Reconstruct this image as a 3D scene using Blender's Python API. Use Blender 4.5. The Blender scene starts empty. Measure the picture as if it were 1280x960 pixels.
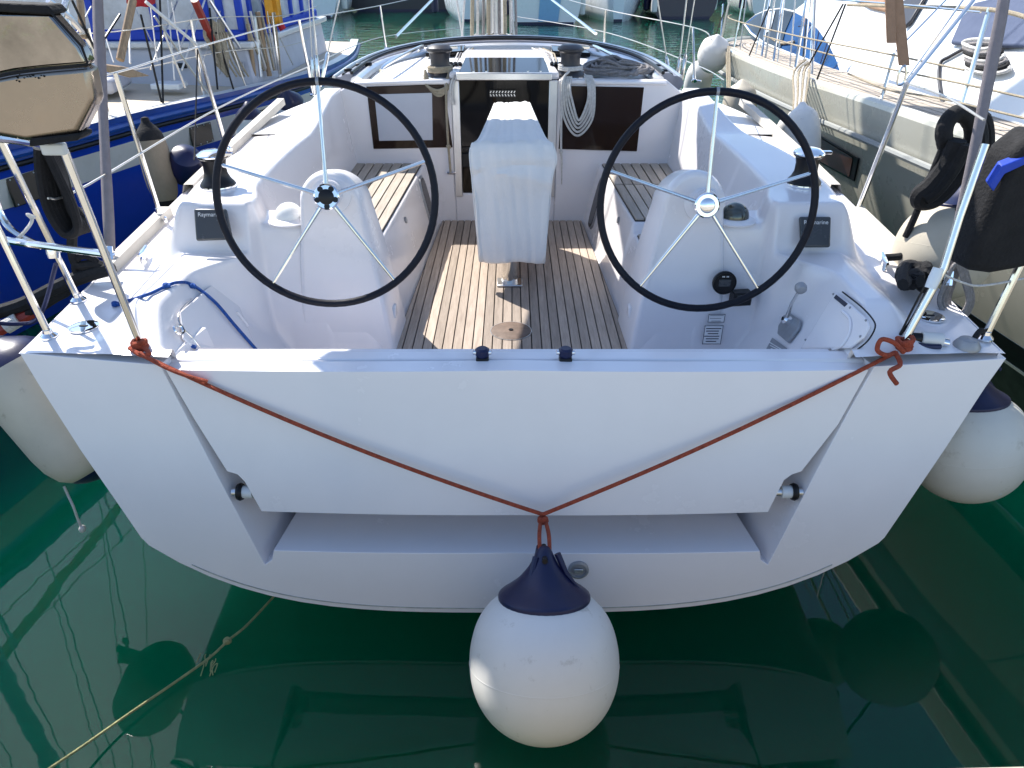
import bpy, bmesh, math, random
import numpy as np
from mathutils import Vector, Matrix, Quaternion
random.seed(7)
C = bpy.context.scene.collection
S = bpy.context.scene
R = math.radians
# ------------------------------------------------------------------ camera, world, sun, exposure
CAMZ, PITCH, FPX = 2.4, R(30.3), 924.0
cam = bpy.data.cameras.new('camera'); camo = bpy.data.objects.new('camera', cam); C.objects.link(camo)
camo.location = (0, 0, CAMZ); camo.rotation_euler = (math.pi/2-PITCH, 0, 0)
cam.sensor_width = 36; cam.lens = 36*FPX/1280; cam.clip_end = 3000; cam.clip_start = .05
S.camera = camo
SUN_AZ, SUN_EL = R(-45), R(50.5)          # azimuth measured from +Y, negative to the left
W = bpy.data.worlds.new('World'); S.world = W; W.use_nodes = True
wn = W.node_tree; bg = wn.nodes['Background']
sky = wn.nodes.new('ShaderNodeTexSky'); sky.sky_type = 'NISHITA'; sky.sun_disc = False
sky.sun_elevation = SUN_EL; sky.sun_rotation = SUN_AZ; sky.air_density = 1.0; sky.dust_density = .5; sky.ozone_density = 2.2
wn.links.new(sky.outputs[0], bg.inputs[0]); bg.inputs[1].default_value = .135
sl = bpy.data.lights.new('sun', 'SUN'); slo = bpy.data.objects.new('sun', sl); C.objects.link(slo)
sl.energy = 4.6; sl.angle = R(.55); sl.color = (1, .95, .87)
sd = Vector((math.sin(SUN_AZ)*math.cos(SUN_EL), math.cos(SUN_AZ)*math.cos(SUN_EL), math.sin(SUN_EL)))
slo.rotation_euler = sd.to_track_quat('Z', 'Y').to_euler()
S.view_settings.view_transform = 'Standard'; S.view_settings.look = 'None'
S.view_settings.exposure = .95; S.view_settings.gamma = 1

# ------------------------------------------------------------------ survey helpers: a sight line met with a known plane
def sight(px, py):
    u = (px-640)/FPX; v = (480-py)/FPX
    return Vector((u, math.cos(PITCH)+v*math.sin(PITCH), -math.sin(PITCH)+v*math.cos(PITCH)))
def at(px, py, Y=None, z=None, X=None):
    d = sight(px, py)
    t = Y/d.y if Y is not None else (z-CAMZ)/d.z if z is not None else X/d.x
    return Vector((0, 0, CAMZ))+d*t
def transom_y(x, z): return 2.20+.034*x*x-.135*(1.17-z)/1.04
def ontr(px, py):
    Y = 2.15
    for _ in range(8):
        p = at(px, py, Y=Y); Y = transom_y(p.x, p.z)
    return at(px, py, Y=Y)

# ------------------------------------------------------------------ materials
MATS = {}
def mat(name, col, rough=.5, metal=0, var=0, vscale=8, bump=0, bscale=60, stretch=(1, 1, 1), col2=None, spec=.5, coat=0, trans=0, rand=0, stain=None):
    m = bpy.data.materials.new(name); m.use_nodes = True; MATS[name] = m
    nt = m.node_tree; b = nt.nodes['Principled BSDF']; L = nt.links.new
    b.inputs['Roughness'].default_value = rough; b.inputs['Metallic'].default_value = metal
    b.inputs['Specular IOR Level'].default_value = spec; b.inputs['Coat Weight'].default_value = coat
    b.inputs['Coat Roughness'].default_value = .08; b.inputs['Transmission Weight'].default_value = trans
    b.inputs['Base Color'].default_value = (*col, 1)
    tc = nt.nodes.new('ShaderNodeTexCoord'); mp = nt.nodes.new('ShaderNodeMapping'); mp.inputs['Scale'].default_value = stretch
    L(tc.outputs['Object'], mp.inputs[0])
    out = None
    if var or col2:
        n = nt.nodes.new('ShaderNodeTexNoise'); n.inputs['Scale'].default_value = vscale; n.inputs['Detail'].default_value = 6; n.inputs['Roughness'].default_value = .65
        L(mp.outputs[0], n.inputs[0])
        r = nt.nodes.new('ShaderNodeValToRGB'); r.color_ramp.elements[0].position = .3; r.color_ramp.elements[1].position = .7
        c2 = col2 if col2 else tuple(c*(1-var) for c in col)
        r.color_ramp.elements[0].color = (*c2, 1); r.color_ramp.elements[1].color = (*col, 1)
        L(n.outputs[0], r.inputs[0]); out = r.outputs[0]
        rr = nt.nodes.new('ShaderNodeMapRange'); rr.inputs[3].default_value = min(1, rough*1.35); rr.inputs[4].default_value = rough*.8
        L(n.outputs[0], rr.inputs[0]); L(rr.outputs[0], b.inputs['Roughness'])
    if stain:                                   # scattered stains and scuffs with a shape of their own
        scol, sscale, lo, hi, amt = stain
        n2 = nt.nodes.new('ShaderNodeTexNoise'); n2.inputs['Scale'].default_value = sscale; n2.inputs['Detail'].default_value = 8; n2.inputs['Roughness'].default_value = .7
        L(mp.outputs[0], n2.inputs[0])
        rg = nt.nodes.new('ShaderNodeMapRange'); rg.inputs[1].default_value = lo; rg.inputs[2].default_value = hi; rg.inputs[4].default_value = amt
        L(n2.outputs[0], rg.inputs[0])
        mx = nt.nodes.new('ShaderNodeMix'); mx.data_type = 'RGBA'; mx.inputs[7].default_value = (*scol, 1)
        L(rg.outputs[0], mx.inputs[0])
        if out: L(out, mx.inputs[6])
        else: mx.inputs[6].default_value = (*col, 1)
        out = mx.outputs[2]
    if rand:
        oi = nt.nodes.new('ShaderNodeObjectInfo'); h = nt.nodes.new('ShaderNodeHueSaturation'); rr = nt.nodes.new('ShaderNodeMapRange')
        rr.inputs[3].default_value = 1-rand; rr.inputs[4].default_value = 1+rand*.6
        L(oi.outputs['Random'], rr.inputs[0]); L(rr.outputs[0], h.inputs['Value'])
        if out: L(out, h.inputs['Color'])
        else: h.inputs['Color'].default_value = (*col, 1)
        out = h.outputs[0]
    if out: L(out, b.inputs['Base Color'])
    if bump:
        n3 = nt.nodes.new('ShaderNodeTexNoise'); n3.inputs['Scale'].default_value = bscale; n3.inputs['Detail'].default_value = 4
        L(mp.outputs[0], n3.inputs[0])
        bp = nt.nodes.new('ShaderNodeBump'); bp.inputs['Strength'].default_value = bump; bp.inputs['Distance'].default_value = .01
        L(n3.outputs[0], bp.inputs['Height']); L(bp.outputs[0], b.inputs['Normal'])
    return m
gel = mat('gelcoat', (.82, .79, .80), .24, var=.05, vscale=2.5, bump=.012, bscale=9, coat=.25)
deckm = mat('deck_gelcoat', (.79, .785, .78), .42, var=.06, vscale=3, bump=.05, bscale=420, stain=((.5, .47, .42), 6, .6, .82, .4))
steel = mat('stainless', (.78, .77, .74), .13, 1, var=.12, vscale=14)
alu = mat('aluminium', (.70, .71, .72), .32, 1, var=.12, vscale=10)
chrome = mat('chrome', (.85, .85, .86), .05, 1)
blackrub = mat('black_rubber', (.008, .008, .010), .42, var=.3, vscale=20, spec=.3)
leather = mat('navy_black_leather', (.005, .006, .013), .45, var=.2, vscale=30, bump=.12, bscale=240, spec=.25)
blackpl = mat('black_plastic', (.009, .009, .011), .35, spec=.3)
blackcl = mat('black_cloth', (.005, .005, .007), .9, var=.4, vscale=12, bump=.4, bscale=90)
navy = mat('navy_vinyl', (.004, .007, .050), .36, var=.25, vscale=15, bump=.05, bscale=40)
navycl = mat('navy_cloth', (.010, .016, .07), .75, var=.3, vscale=14, bump=.3, bscale=60)
fwhite = mat('fender_vinyl', (.72, .70, .66), .40, var=.05, vscale=6, bump=.02, bscale=40, stain=((.30, .26, .19), 13, .60, .74, .55))
fbeige = mat('old_fender_vinyl', (.50, .455, .37), .5, var=.12, vscale=5, bump=.03, bscale=40, stain=((.2, .17, .12), 14, .62, .76, .6))
fgrey = mat('fender_cover', (.25, .205, .15), .85, var=.2, vscale=9, bump=.3, bscale=150)
teak = mat('teak', (.48, .392, .32), .72, vscale=6, stretch=(14, 1, 14), col2=(.33, .265, .215), bump=.25, bscale=30, rand=.32, stain=((.15, .115, .085), 2.2, .55, .75, .5))
teakg = mat('grey_teak', (.52, .46, .39), .75, vscale=6, stretch=(14, 1, 14), col2=(.39, .335, .275), bump=.25, bscale=30, rand=.18)
railm = mat('weathered_rail', (.56, .53, .47), .6, var=.15, vscale=7)
caulk = mat('caulk', (.012, .011, .010), .6)
orope = mat('orange_rope', (.50, .085, .035), .75, var=.5, vscale=60, bump=1, bscale=260)
brope = mat('blue_rope', (.012, .11, .48), .7, var=.6, vscale=90, bump=.8, bscale=260)
wrope = mat('white_rope', (.76, .74, .71), .8, var=.3, vscale=60, bump=.9, bscale=240)
trope = mat('tan_rope', (.47, .40, .29), .85, var=.35, vscale=50, bump=.9, bscale=240)
grope = mat('grey_rope', (.33, .31, .31), .85, var=.4, vscale=50, bump=.9, bscale=240)
yrope = mat('weedy_rope', (.42, .42, .20), .9, var=.5, vscale=40, bump=1, bscale=200)
wire = mat('rigging_wire', (.62, .60, .56), .35, .8, var=.2, vscale=40)
strapm = mat('grey_webbing', (.235, .21, .225), .8, var=.15, vscale=30, bump=.3, bscale=300)
strapt = mat('tan_webbing', (.36, .22, .14), .85, var=.2, vscale=20, bump=.3, bscale=200)
cloth = mat('white_cover_cloth', (.78, .78, .77), .75, var=.05, vscale=5, bump=.15, bscale=120, stain=((.6, .57, .52), 6, .58, .8, .4))
smoke = mat('smoked_acrylic', (.005, .0045, .0045), .06, spec=.18)
smokeb = mat('brown_acrylic', (.022, .011, .007), .07, spec=.22)
blind = mat('window_blind', (.50, .52, .58), .45, var=.05)
greyp = mat('grey_plate', (.33, .34, .36), .4, .3, var=.15, vscale=30)
dgrey = mat('dark_grey_paint', (.035, .035, .042), .35, var=.15, vscale=9)
gcanvas = mat('grey_canvas', (.24, .25, .30), .35, var=.18, vscale=6, bump=.2, bscale=40)
display = mat('display_cover', (.055, .06, .065), .25, var=.1)
printw = mat('white_print', (.75, .75, .75), .6)
printk = mat('dark_print', (.03, .035, .06), .6)
glassd = mat('dome_glass', (.12, .13, .12), .04, .7, var=.2, vscale=20)
bagc = mat('brushed_steel_box', (.33, .28, .235), .26, 1, var=.14, vscale=5, bump=.05, bscale=14, stain=((.30, .23, .16), 6, .6, .8, .5))
clearv = mat('polished_steel_lid', (.40, .365, .33), .08, 1, var=.45, vscale=6, bump=.55, bscale=5)
bluehull = mat('blue_hull_paint', (.010, .055, .50), .14, var=.12, vscale=3, coat=.5, stain=((.05, .07, .2), 8, .62, .8, .3))
bluerail = mat('blue_rail_paint', (.008, .07, .36), .3, var=.3, vscale=9, coat=.3)
bluecan = mat('blue_canvas', (.006, .05, .46), .6, var=.2, vscale=8, bump=.1, bscale=60)
oldwhite = mat('aged_white_paint', (.66, .67, .66), .3, var=.1, vscale=5, stain=((.4, .37, .3), 7, .6, .8, .4))
greycab = mat('grey_cabin_paint', (.52, .54, .61), .45, var=.15, vscale=5, stain=((.3, .3, .33), 7, .55, .8, .4))
beiged = mat('beige_deck_paint', (.62, .53, .40), .7, var=.1, vscale=6, bump=.1, bscale=200)
cream = mat('cream_hull_paint', (.50, .49, .42), .25, var=.06, vscale=3, coat=.3, stain=((.45, .43, .37), 6, .58, .8, .4))
white = mat('white_paint', (.80, .80, .78), .25, var=.04, vscale=3, coat=.3)
vinylw = mat('window_vinyl', (.58, .64, .70), .12, var=.45, vscale=4, bump=.4, bscale=5, spec=.8)
blueglass = mat('blue_tinted_glass', (.012, .075, .23), .2, col2=(.006, .03, .10), vscale=2.2, spec=.08)
porth = mat('porthole_glass', (.018, .022, .022), .08)
brownglass = mat('brown_porthole', (.075, .035, .025), .08, spec=.7)
wood = mat('varnished_wood', (.38, .26, .15), .4, var=.4, vscale=8, stretch=(8, 8, 1))
redfl = mat('red_flag', (.45, .015, .03), .8, var=.3, vscale=8)
yelfl = mat('yellow_flag', (.62, .30, .02), .8, var=.3, vscale=8)
orangepl = mat('orange_plastic', (.55, .10, .02), .5)
concrete = mat('concrete', (.46, .42, .34), .85, var=.3, vscale=5, bump=.4, bscale=60)
darkwall = mat('dark_quay_stone', (.09, .09, .095), .85, var=.5, vscale=2, bump=.6, bscale=6)
greenhill = mat('added_hill_green', (.07, .12, .03), .9, vscale=.35, col2=(.035, .07, .018), bump=1, bscale=.8)
navyhull = mat('navy_hull_paint', (.01, .014, .05), .2, var=.1, coat=.3)
palehull = mat('pale_hull_paint', (.76, .80, .82), .25, var=.08, vscale=2, stain=((.4, .45, .45), 3, .6, .8, .4))
castm = mat('shade_caster_grey', (.32, .33, .35), .8, var=.1)
anti = mat('antifouling', (.02, .03, .06), .7, var=.3)
redp = mat('red_paint', (.30, .03, .02), .5, var=.4, vscale=12)
leafm = mat('leaf', (.05, .10, .025), .7, var=.4, vscale=3)

wm = bpy.data.materials.new('harbour_water'); wm.use_nodes = True
nt = wm.node_tree; b = nt.nodes['Principled BSDF']; L = nt.links.new
b.inputs['IOR'].default_value = 1.33; b.inputs['Roughness'].default_value = .015
b.inputs['Subsurface Weight'].default_value = 1; b.inputs['Subsurface Radius'].default_value = (.5, 1.4, 1.2); b.inputs['Subsurface Scale'].default_value = 20.0   # light soaks into the murky water, so no crisp shadow lies on it
tc = nt.nodes.new('ShaderNodeTexCoord')
n0 = nt.nodes.new('ShaderNodeTexNoise'); n0.inputs['Scale'].default_value = .35; n0.inputs['Detail'].default_value = 4; L(tc.outputs['Object'], n0.inputs[0])
cr = nt.nodes.new('ShaderNodeValToRGB'); cr.color_ramp.elements[0].position = .3; cr.color_ramp.elements[1].position = .75
cr.color_ramp.elements[0].color = (.0003, .036, .018, 1); cr.color_ramp.elements[1].color = (.0004, .056, .033, 1)
L(n0.outputs[0], cr.inputs[0]); L(cr.outputs[0], b.inputs['Base Color'])
mpw = nt.nodes.new('ShaderNodeMapping'); mpw.inputs['Scale'].default_value = (.8, 2.2, 1); L(tc.outputs['Object'], mpw.inputs[0])
n1 = nt.nodes.new('ShaderNodeTexNoise'); n1.inputs['Scale'].default_value = 1.6; n1.inputs['Detail'].default_value = 3; n1.inputs['Roughness'].default_value = .45; L(mpw.outputs[0], n1.inputs[0])
sx = nt.nodes.new('ShaderNodeSeparateXYZ'); L(tc.outputs['Object'], sx.inputs[0])
mr = nt.nodes.new('ShaderNodeMapRange'); mr.inputs[1].default_value = 4; mr.inputs[2].default_value = 14; mr.inputs[3].default_value = .022; mr.inputs[4].default_value = .55
L(sx.outputs[1], mr.inputs[0])                      # sheltered and glassy beside the quay, rippled out in the basin
bw = nt.nodes.new('ShaderNodeBump'); bw.inputs['Distance'].default_value = .05; L(mr.outputs[0], bw.inputs['Strength']); L(n1.outputs[0], bw.inputs['Height']); L(bw.outputs[0], b.inputs['Normal'])

# ------------------------------------------------------------------ mesh helpers
def spl(pts, n=8, closed=False):
    P = [Vector(p) for p in pts]; out = []; N = len(P)
    for i in range(N if closed else N-1):
        g = (lambda k: P[k % N]) if closed else (lambda k: P[max(0, min(N-1, k))])
        p0, p1, p2, p3 = g(i-1), g(i), g(i+1), g(i+2)
        for k in range(n):
            t = k/n
            out.append(.5*((2*p1)+(p2-p0)*t+(2*p0-5*p1+4*p2-p3)*t*t+(3*p1-p0-3*p2+p3)*t**3))
    if not closed: out.append(P[-1])
    return out
def wpos(o):
    v = Vector((0, 0, 0))
    while o is not None: v += o.location; o = o.parent
    return v
def props(o, label=None, cat=None, group=None, kind=None):
    if label: o['label'] = label
    if cat: o['category'] = cat
    if group: o['group'] = group
    if kind: o['kind'] = kind
    return o
def thing(name, label, cat, loc=(0, 0, 0), group=None):
    o = bpy.data.objects.new(name, None); C.objects.link(o); o.location = loc; o.empty_display_size = .1
    return props(o, label, cat, group)
class MB:
    def __init__(s): s.v = []; s.f = []
    def add(s, vs, fs):
        k = len(s.v); s.v += [Vector(v) for v in vs]; s.f += [tuple(i+k for i in f) for f in fs]; return s
    def box(s, c, d, rot=None):
        c = Vector(c); vs = []
        for x in (-.5, .5):
            for y in (-.5, .5):
                for z in (-.5, .5):
                    p = Vector((x*d[0], y*d[1], z*d[2])); vs.append(c+(rot @ p if rot else p))
        return s.add(vs, [(0, 1, 3, 2), (4, 6, 7, 5), (0, 4, 5, 1), (2, 3, 7, 6), (0, 2, 6, 4), (1, 5, 7, 3)])
    def tube(s, pts, r, n=8, closed=False, flat=None):
        P = [Vector(p) for p in pts]; N = len(P); k0 = len(s.v)
        T = []
        for i in range(N):
            a = P[(i-1) % N] if closed or i > 0 else P[0]; c = P[(i+1) % N] if closed or i < N-1 else P[-1]
            d = c-a; T.append(d.normalized() if d.length > 1e-9 else Vector((0, 0, 1)))
        u = T[0].orthogonal().normalized()
        if abs(T[0].z) < .95: u = Vector((0, 0, 1)).cross(T[0]).normalized()
        for i in range(N):
            if i: u = T[i-1].rotation_difference(T[i]) @ u
            u = (u-T[i]*u.dot(T[i])).normalized(); w = T[i].cross(u); rr = r[i] if isinstance(r, (list, tuple)) else r
            for k in range(n):
                a = 2*math.pi*k/n
                s.v.append(P[i]+u*math.cos(a)*rr+w*math.sin(a)*rr*(flat or 1))
        for i in range(N if closed else N-1):
            j = (i+1) % N
            for k in range(n):
                s.f.append((k0+i*n+k, k0+i*n+(k+1) % n, k0+j*n+(k+1) % n, k0+j*n+k))
        if not closed:
            s.f.append(tuple(k0+k for k in range(n))[::-1]); s.f.append(tuple(k0+(N-1)*n+k for k in range(n)))
        return s
    def lathe(s, prof, n=24, o=(0, 0, 0), axis=(0, 0, 1)):
        q = Vector((0, 0, 1)).rotation_difference(Vector(axis).normalized()); o = Vector(o); k0 = len(s.v); m = len(prof)
        for r, z in prof:
            for k in range(n):
                a = 2*math.pi*k/n; s.v.append(o+q @ Vector((r*math.cos(a), r*math.sin(a), z)))
        for i in range(m-1):
            for k in range(n): s.f.append((k0+i*n+k, k0+i*n+(k+1) % n, k0+(i+1)*n+(k+1) % n, k0+(i+1)*n+k))
        s.f.append(tuple(k0+k for k in range(n))[::-1]); s.f.append(tuple(k0+(m-1)*n+k for k in range(n)))
        return s
    def prism(s, poly, off):
        n = len(poly); off = Vector(off)
        return s.add([Vector(p) for p in poly]+[Vector(p)+off for p in poly], [tuple(range(n)), tuple(range(2*n-1, n-1, -1))]+[(i, i+n, (i+1) % n+n, (i+1) % n) for i in range(n)])
    def grid(s, rows):
        k0 = len(s.v); m = len(rows[0])
        for r in rows: s.v += [Vector(p) for p in r]
        for i in range(len(rows)-1):
            for j in range(m-1): s.f.append((k0+i*m+j, k0+i*m+j+1, k0+(i+1)*m+j+1, k0+(i+1)*m+j))
        return s
    def build(s, name, m, parent=None, bevel=0, seg=2, ang=35, sub=0, origin=None, solid=0, recalc=True):
        o0 = wpos(parent) if parent else Vector(origin) if origin is not None else Vector((0, 0, 0))
        me = bpy.data.meshes.new(name); me.from_pydata([tuple(v-o0) for v in s.v], [], s.f)
        if recalc:
            bm = bmesh.new(); bm.from_mesh(me); bmesh.ops.recalc_face_normals(bm, faces=bm.faces); bm.to_mesh(me); bm.free()
        me.materials.append(m); me.polygons.foreach_set('use_smooth', [True]*len(me.polygons)); me.set_sharp_from_angle(angle=R(ang))
        o = bpy.data.objects.new(name, me); C.objects.link(o)
        if parent: o.parent = parent
        else: o.location = o0
        if solid: md = o.modifiers.new('solid', 'SOLIDIFY'); md.thickness = solid; md.offset = 0
        if bevel:
            md = o.modifiers.new('bevel', 'BEVEL'); md.width = bevel; md.segments = seg; md.limit_method = 'ANGLE'; md.angle_limit = R(30); md.harden_normals = False
        if sub: md = o.modifiers.new('sub', 'SUBSURF'); md.levels = sub; md.render_levels = sub
        return o
def dup(o, loc=None, parent=None, rot=None):
    c = o.copy(); C.objects.link(c)
    if parent: c.parent = parent
    if loc is not None: c.location = loc
    if rot is not None: c.rotation_euler = rot
    for ch in list(o.children): dup(ch, parent=c)
    return c
def rope(name, pts, r, m, label=None, cat='rope', parent=None, n=6, group=None, k=6, closed=False):
    P = spl(pts, k, closed) if k else pts
    o = MB().tube(P, r, n, closed).build(name, m, parent, origin=None if parent else Vector(pts[0]))
    if not parent: props(o, label, cat, group)
    return o
def clip(poly, a, b, c):                       # keep a*x+b*y<=c
    out = []
    for i in range(len(poly)):
        p, q = poly[i], poly[(i+1) % len(poly)]; dp = a*p[0]+b*p[1]-c; dq = a*q[0]+b*q[1]-c
        if dp <= 0: out.append(p)
        if dp*dq < 0: t = dp/(dp-dq); out.append((p[0]+(q[0]-p[0])*t, p[1]+(q[1]-p[1])*t))
    return out
def text_mesh(name, body, size, m, parent, loc, right, up):
    cu = bpy.data.curves.new(name, 'FONT'); cu.body = body; cu.size = size; cu.align_x = 'CENTER'; cu.align_y = 'CENTER'; cu.extrude = .0004
    tmp = bpy.data.objects.new(name+'_tmp', cu); C.objects.link(tmp)
    dg = bpy.context.evaluated_depsgraph_get(); me = bpy.data.meshes.new_from_object(tmp.evaluated_get(dg))
    bpy.data.objects.remove(tmp); me.materials.clear(); me.materials.append(m); me.name = name
    r = Vector(right).normalized(); u = Vector(up); u = (u-r*u.dot(r)).normalized(); nrm = r.cross(u)
    M = Matrix((r, u, nrm)).transposed().to_4x4(); M.translation = Vector(loc)-wpos(parent); me.transform(M)
    o = bpy.data.objects.new(name, me); C.objects.link(o); o.parent = parent; return o
def sst(x, a, b): t = np.clip((x-a)/(b-a), 0, 1); return t*t*(3-2*t)

# ------------------------------------------------------------------ setting: water, added backdrop slope, quays
w_ = MB().add([(-400, -60, 0), (400, -60, 0), (400, 500, 0), (-400, 500, 0)], [(0, 1, 2, 3)]).build('water', wm); w_['kind'] = 'structure'
rows = []
for j in range(14):
    rows.append([])
    for i in range(90):
        x = -220+i*440/89; y = 58+j*7
        rows[-1].append((x, y+3*math.sin(i*.7), -1+(15+4*math.sin(i*.31)+3*math.sin(i*1.13+j))*(1-math.exp(-j*.35))))
hl = MB().grid(rows).build('added_hill', greenhill, ang=180); hl['kind'] = 'structure'  # unseen slope, added so the far water has something green to reflect
q = MB().prism([(-45, -26, -.6), (45, -26, -.6), (45, 2.13, -.6), (-45, -.27, -.6)], (0, 0, 1.5)).build('quay', concrete, bevel=.02); q['kind'] = 'structure'
q = MB().prism([(-60, 50, -1), (60, 50, -1), (60, 60, -1), (-60, 60, -1)], (0, 0, 2.2)).build('far_quay', darkwall, bevel=.03); q['kind'] = 'structure'

# ================================================================== THE SAILING YACHT
Y = thing('sailing_yacht', 'white sailing yacht moored stern-to, seen from behind with two steering wheels', 'sailing yacht', (0, 2.2, 0))
def wid(y): return 1.742+.048*np.clip((y-2.3)/2.3, 0, 1)
def deckz(y): return 1.19+.062*(y-2.3)
# --- transom: a U of gelcoat round the opening for the folding platform
def curved(name, polypx, depth, m, parent, bevel=.012, proud=0, inset=None, surf=ontr):
    P = [surf(*p) for p in polypx]
    bm = bmesh.new(); f = bm.faces.new([bm.verts.new((p.x, 0, p.z)) for p in P])
    r = bmesh.ops.extrude_face_region(bm, geom=[f]); ev = [g for g in r['geom'] if isinstance(g, bmesh.types.BMVert)]
    for v in ev: v.co.y = depth
    if inset: inset(ev)
    for k in range(-17, 18):
        bmesh.ops.bisect_plane(bm, geom=bm.verts[:]+bm.edges[:]+bm.faces[:], plane_co=(k*.1+.003, 0, 0), plane_no=(1, 0, 0))
    bmesh.ops.recalc_face_normals(bm, faces=bm.faces)
    off = wpos(parent)
    for v in bm.verts: v.co = Vector((v.co.x, v.co.y+transom_y(v.co.x, v.co.z)-proud, v.co.z))-off
    me = bpy.data.meshes.new(name); bm.to_mesh(me); bm.free(); me.materials.append(m)
    me.polygons.foreach_set('use_smooth', [True]*len(me.polygons)); me.set_sharp_from_angle(angle=R(28))
    o = bpy.data.objects.new(name, me); C.objects.link(o); o.parent = parent
    if bevel: md = o.modifiers.new('bevel', 'BEVEL'); md.width = bevel; md.segments = 3; md.limit_method = 'ANGLE'; md.angle_limit = R(35)
    return o
def bott(x): return 766-(abs(x-640)/457)**3.4*86
U = [(24, 441), (50, 484), (100, 562), (150, 634), (176, 672)]+[(x, bott(x)) for x in range(186, 1100, 38)]+[(1106, 672), (1132, 634), (1181, 562), (1232, 484), (1258, 448), (1093, 458),
     (1060, 516), (1020, 590), (960, 706), (951, 700), (950, 689), (640, 691), (342, 688), (340, 700), (331, 706), (268, 588), (222, 500), (200, 456)]
def flare(ev):
    for v in ev:
        a = abs(v.co.x)
        if .9 < a < 1.28 and v.co.z > .3: v.co.x *= .955
tr = curved('transom', U, .30, gel, Y, bevel=.014, inset=flare)
pan = [(207, 462), (640, 463), (1086, 462), (1048, 530), (1002, 589), (990, 593), (980, 600), (960, 640), (640, 644), (327, 639), (306, 602), (297, 593), (284, 589), (243, 524)]
pl = curved('bathing_platform', pan, .075, gel, Y, bevel=.012)
# inner wall behind the folded platform, and its top ledge
MB().prism([(-1.14, 2.37, .44), (1.14, 2.37, .44), (1.17, 2.40, 1.13), (-1.17, 2.40, 1.13)], (0, .03, 0)).build('inner_transom', gel, Y)
MB().prism([(-1.25, 2.300, 1.05), (1.25, 2.300, 1.05), (1.25, 2.300, 1.155), (-1.25, 2.300, 1.155)], (0, .075, 0)).build('cockpit_coaming_bar', gel, Y, bevel=.01)
# hinge pins
for sx, px in ((-1, 308), (1, 985)):
    p = ontr(px, 620); c = Vector((p.x, p.y+.025, p.z))
    hp = MB().lathe([(.017, -.06), (.017, .06)], 16, c, (1, 0, 0)).build('hinge_pin', alu, Y)
    MB().lathe([(.019, -.012), (.030, -.010), (.034, 0), (.030, .010), (.019, .012)], 20, c+Vector((sx*.030, 0, 0)), (1, 0, 0)).build('hinge_ring', blackrub, hp)
    MB().lathe([(.024, -.02), (.024, .02)], 18, c+Vector((sx*.002, 0, 0)), (1, 0, 0)).build('hinge_sleeve', oldwhite, hp)
# thin weed-stained line along the bottom edge of the transom
P_ = [ontr(x, bott(x)-6)+Vector((0, -.002, 0)) for x in range(240, 1045, 16)]
MB().tube(P_, .0022, 5).build('waterline_stripe', mat('stained_stripe', (.50, .52, .46), .5, var=.5, vscale=18), Y)
# exhaust outlet
p = ontr(723, 712)
e = MB().lathe([(.030, 0), (.040, .004), (.040, .010), (.031, .014), (.029, .008), (.001, .008)], 28, p+Vector((0, .004, 0)), (0, -1, .13)).build('skin_fitting', greyp, Y)
MB().box(p+Vector((0, -.010, 0)), (.034, .004, .022)).build('flap', alu, e, bevel=.004)
# --- hull sides and bow behind the transom
rows = []
outl = [ontr(*u) for u in U[:14]]; outl[-1].x = 0
for i in range(26):
    t = i/25; y = t*8.4
    s_ = (1+.02*math.sin(min(t*3, 1)*math.pi/2))*(1-max(0, (t-.38)/.62)**1.9*.985)
    zz = 1+.05*t
    row = [Vector((p.x*s_*.998, p.y+y+.02+.3*t*(1.19-p.z)*-1, (p.z*(1-.0)+(.062*min(y, 2.8)-.035*max(0, y-2.8) if p.z > .9 else .03*y if p.z > .5 else -.2*min(t*2, 1))))) for p in outl]
    row += [Vector((-p.x, p.y, p.z)) for p in row[-2::-1]]
    rows.append(row)
MB().grid(rows).build('hull', gel, Y, ang=30)
# --- cockpit moulding: one smooth sheet of fibreglass
NX, NYc = 460, 350
uu = np.linspace(-1, 1, NX); ys = np.linspace(2.205, 5.03, NYc)
def cockpit_z(x, y):
    a = np.abs(x); zd = deckz(y)
    dz = zd-.03*np.clip((a-1.5)/.25, 0, 1)**2*.5
    zc = 1.19+.115*sst(y, 2.24, 2.50)
    zc = zc+(1.50-1.305)*sst(y, 2.975, 3.04)+.03*sst(y, 3.1, 4.2)+.12*sst(y, 4.2, 4.85)
    zc = np.maximum(zc, zd)
    ao = 1.46+.05*sst(y, 2.9, 3.4)-.22*sst(y, 3.6, 4.85); ain = 1.28-.19*sst(y, 2.70, 3.0)+.06*sst(y, 3.1, 3.35)-.06*sst(y, 3.5, 4.9)
    floor = .786
    wall = floor+np.minimum(zc-floor, (a-1.0)/.549*(a > 1))
    well = np.where(a > 1.15, np.maximum(wall, floor+(zc-floor)*(1-sst(y, 2.30, 2.33))), wall)
    fw = .575-.04*(y-3.0)
    seat = 1.18-.055*(x > 0)*(1-sst(y, 3.72, 3.76))*sst(y, 3.2, 3.3)
    inner = seat+(zc-seat)*np.clip((a-1.03)/np.maximum(ain-1.03, .03), 0, 1)**1.15
    shelf = 1.40*sst(a, .80, .83)*(1-sst(y, 3.27, 3.33))
    inner = np.maximum(inner, np.where(a < ain, shelf, 0))
    fwd = floor+(inner-floor)*np.clip((a-fw)/.085, 0, 1)
    zi = well+(fwd-well)*sst(y, 3.01, 3.06)
    zz = zi+(zc-zi)*sst(a, ain-.012, ain+.012)
    zz = zz+(dz-zz)*sst(a, ao-.10, ao+.06)
    return zz
Yg, Ug = np.meshgrid(ys, uu, indexing='ij'); Xg = Ug*wid(Yg); Yg = Yg+.034*Xg**2*(1-np.clip((Yg-2.2)/.5, 0, 1)); Zg = cockpit_z(Xg, Yg)
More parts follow.
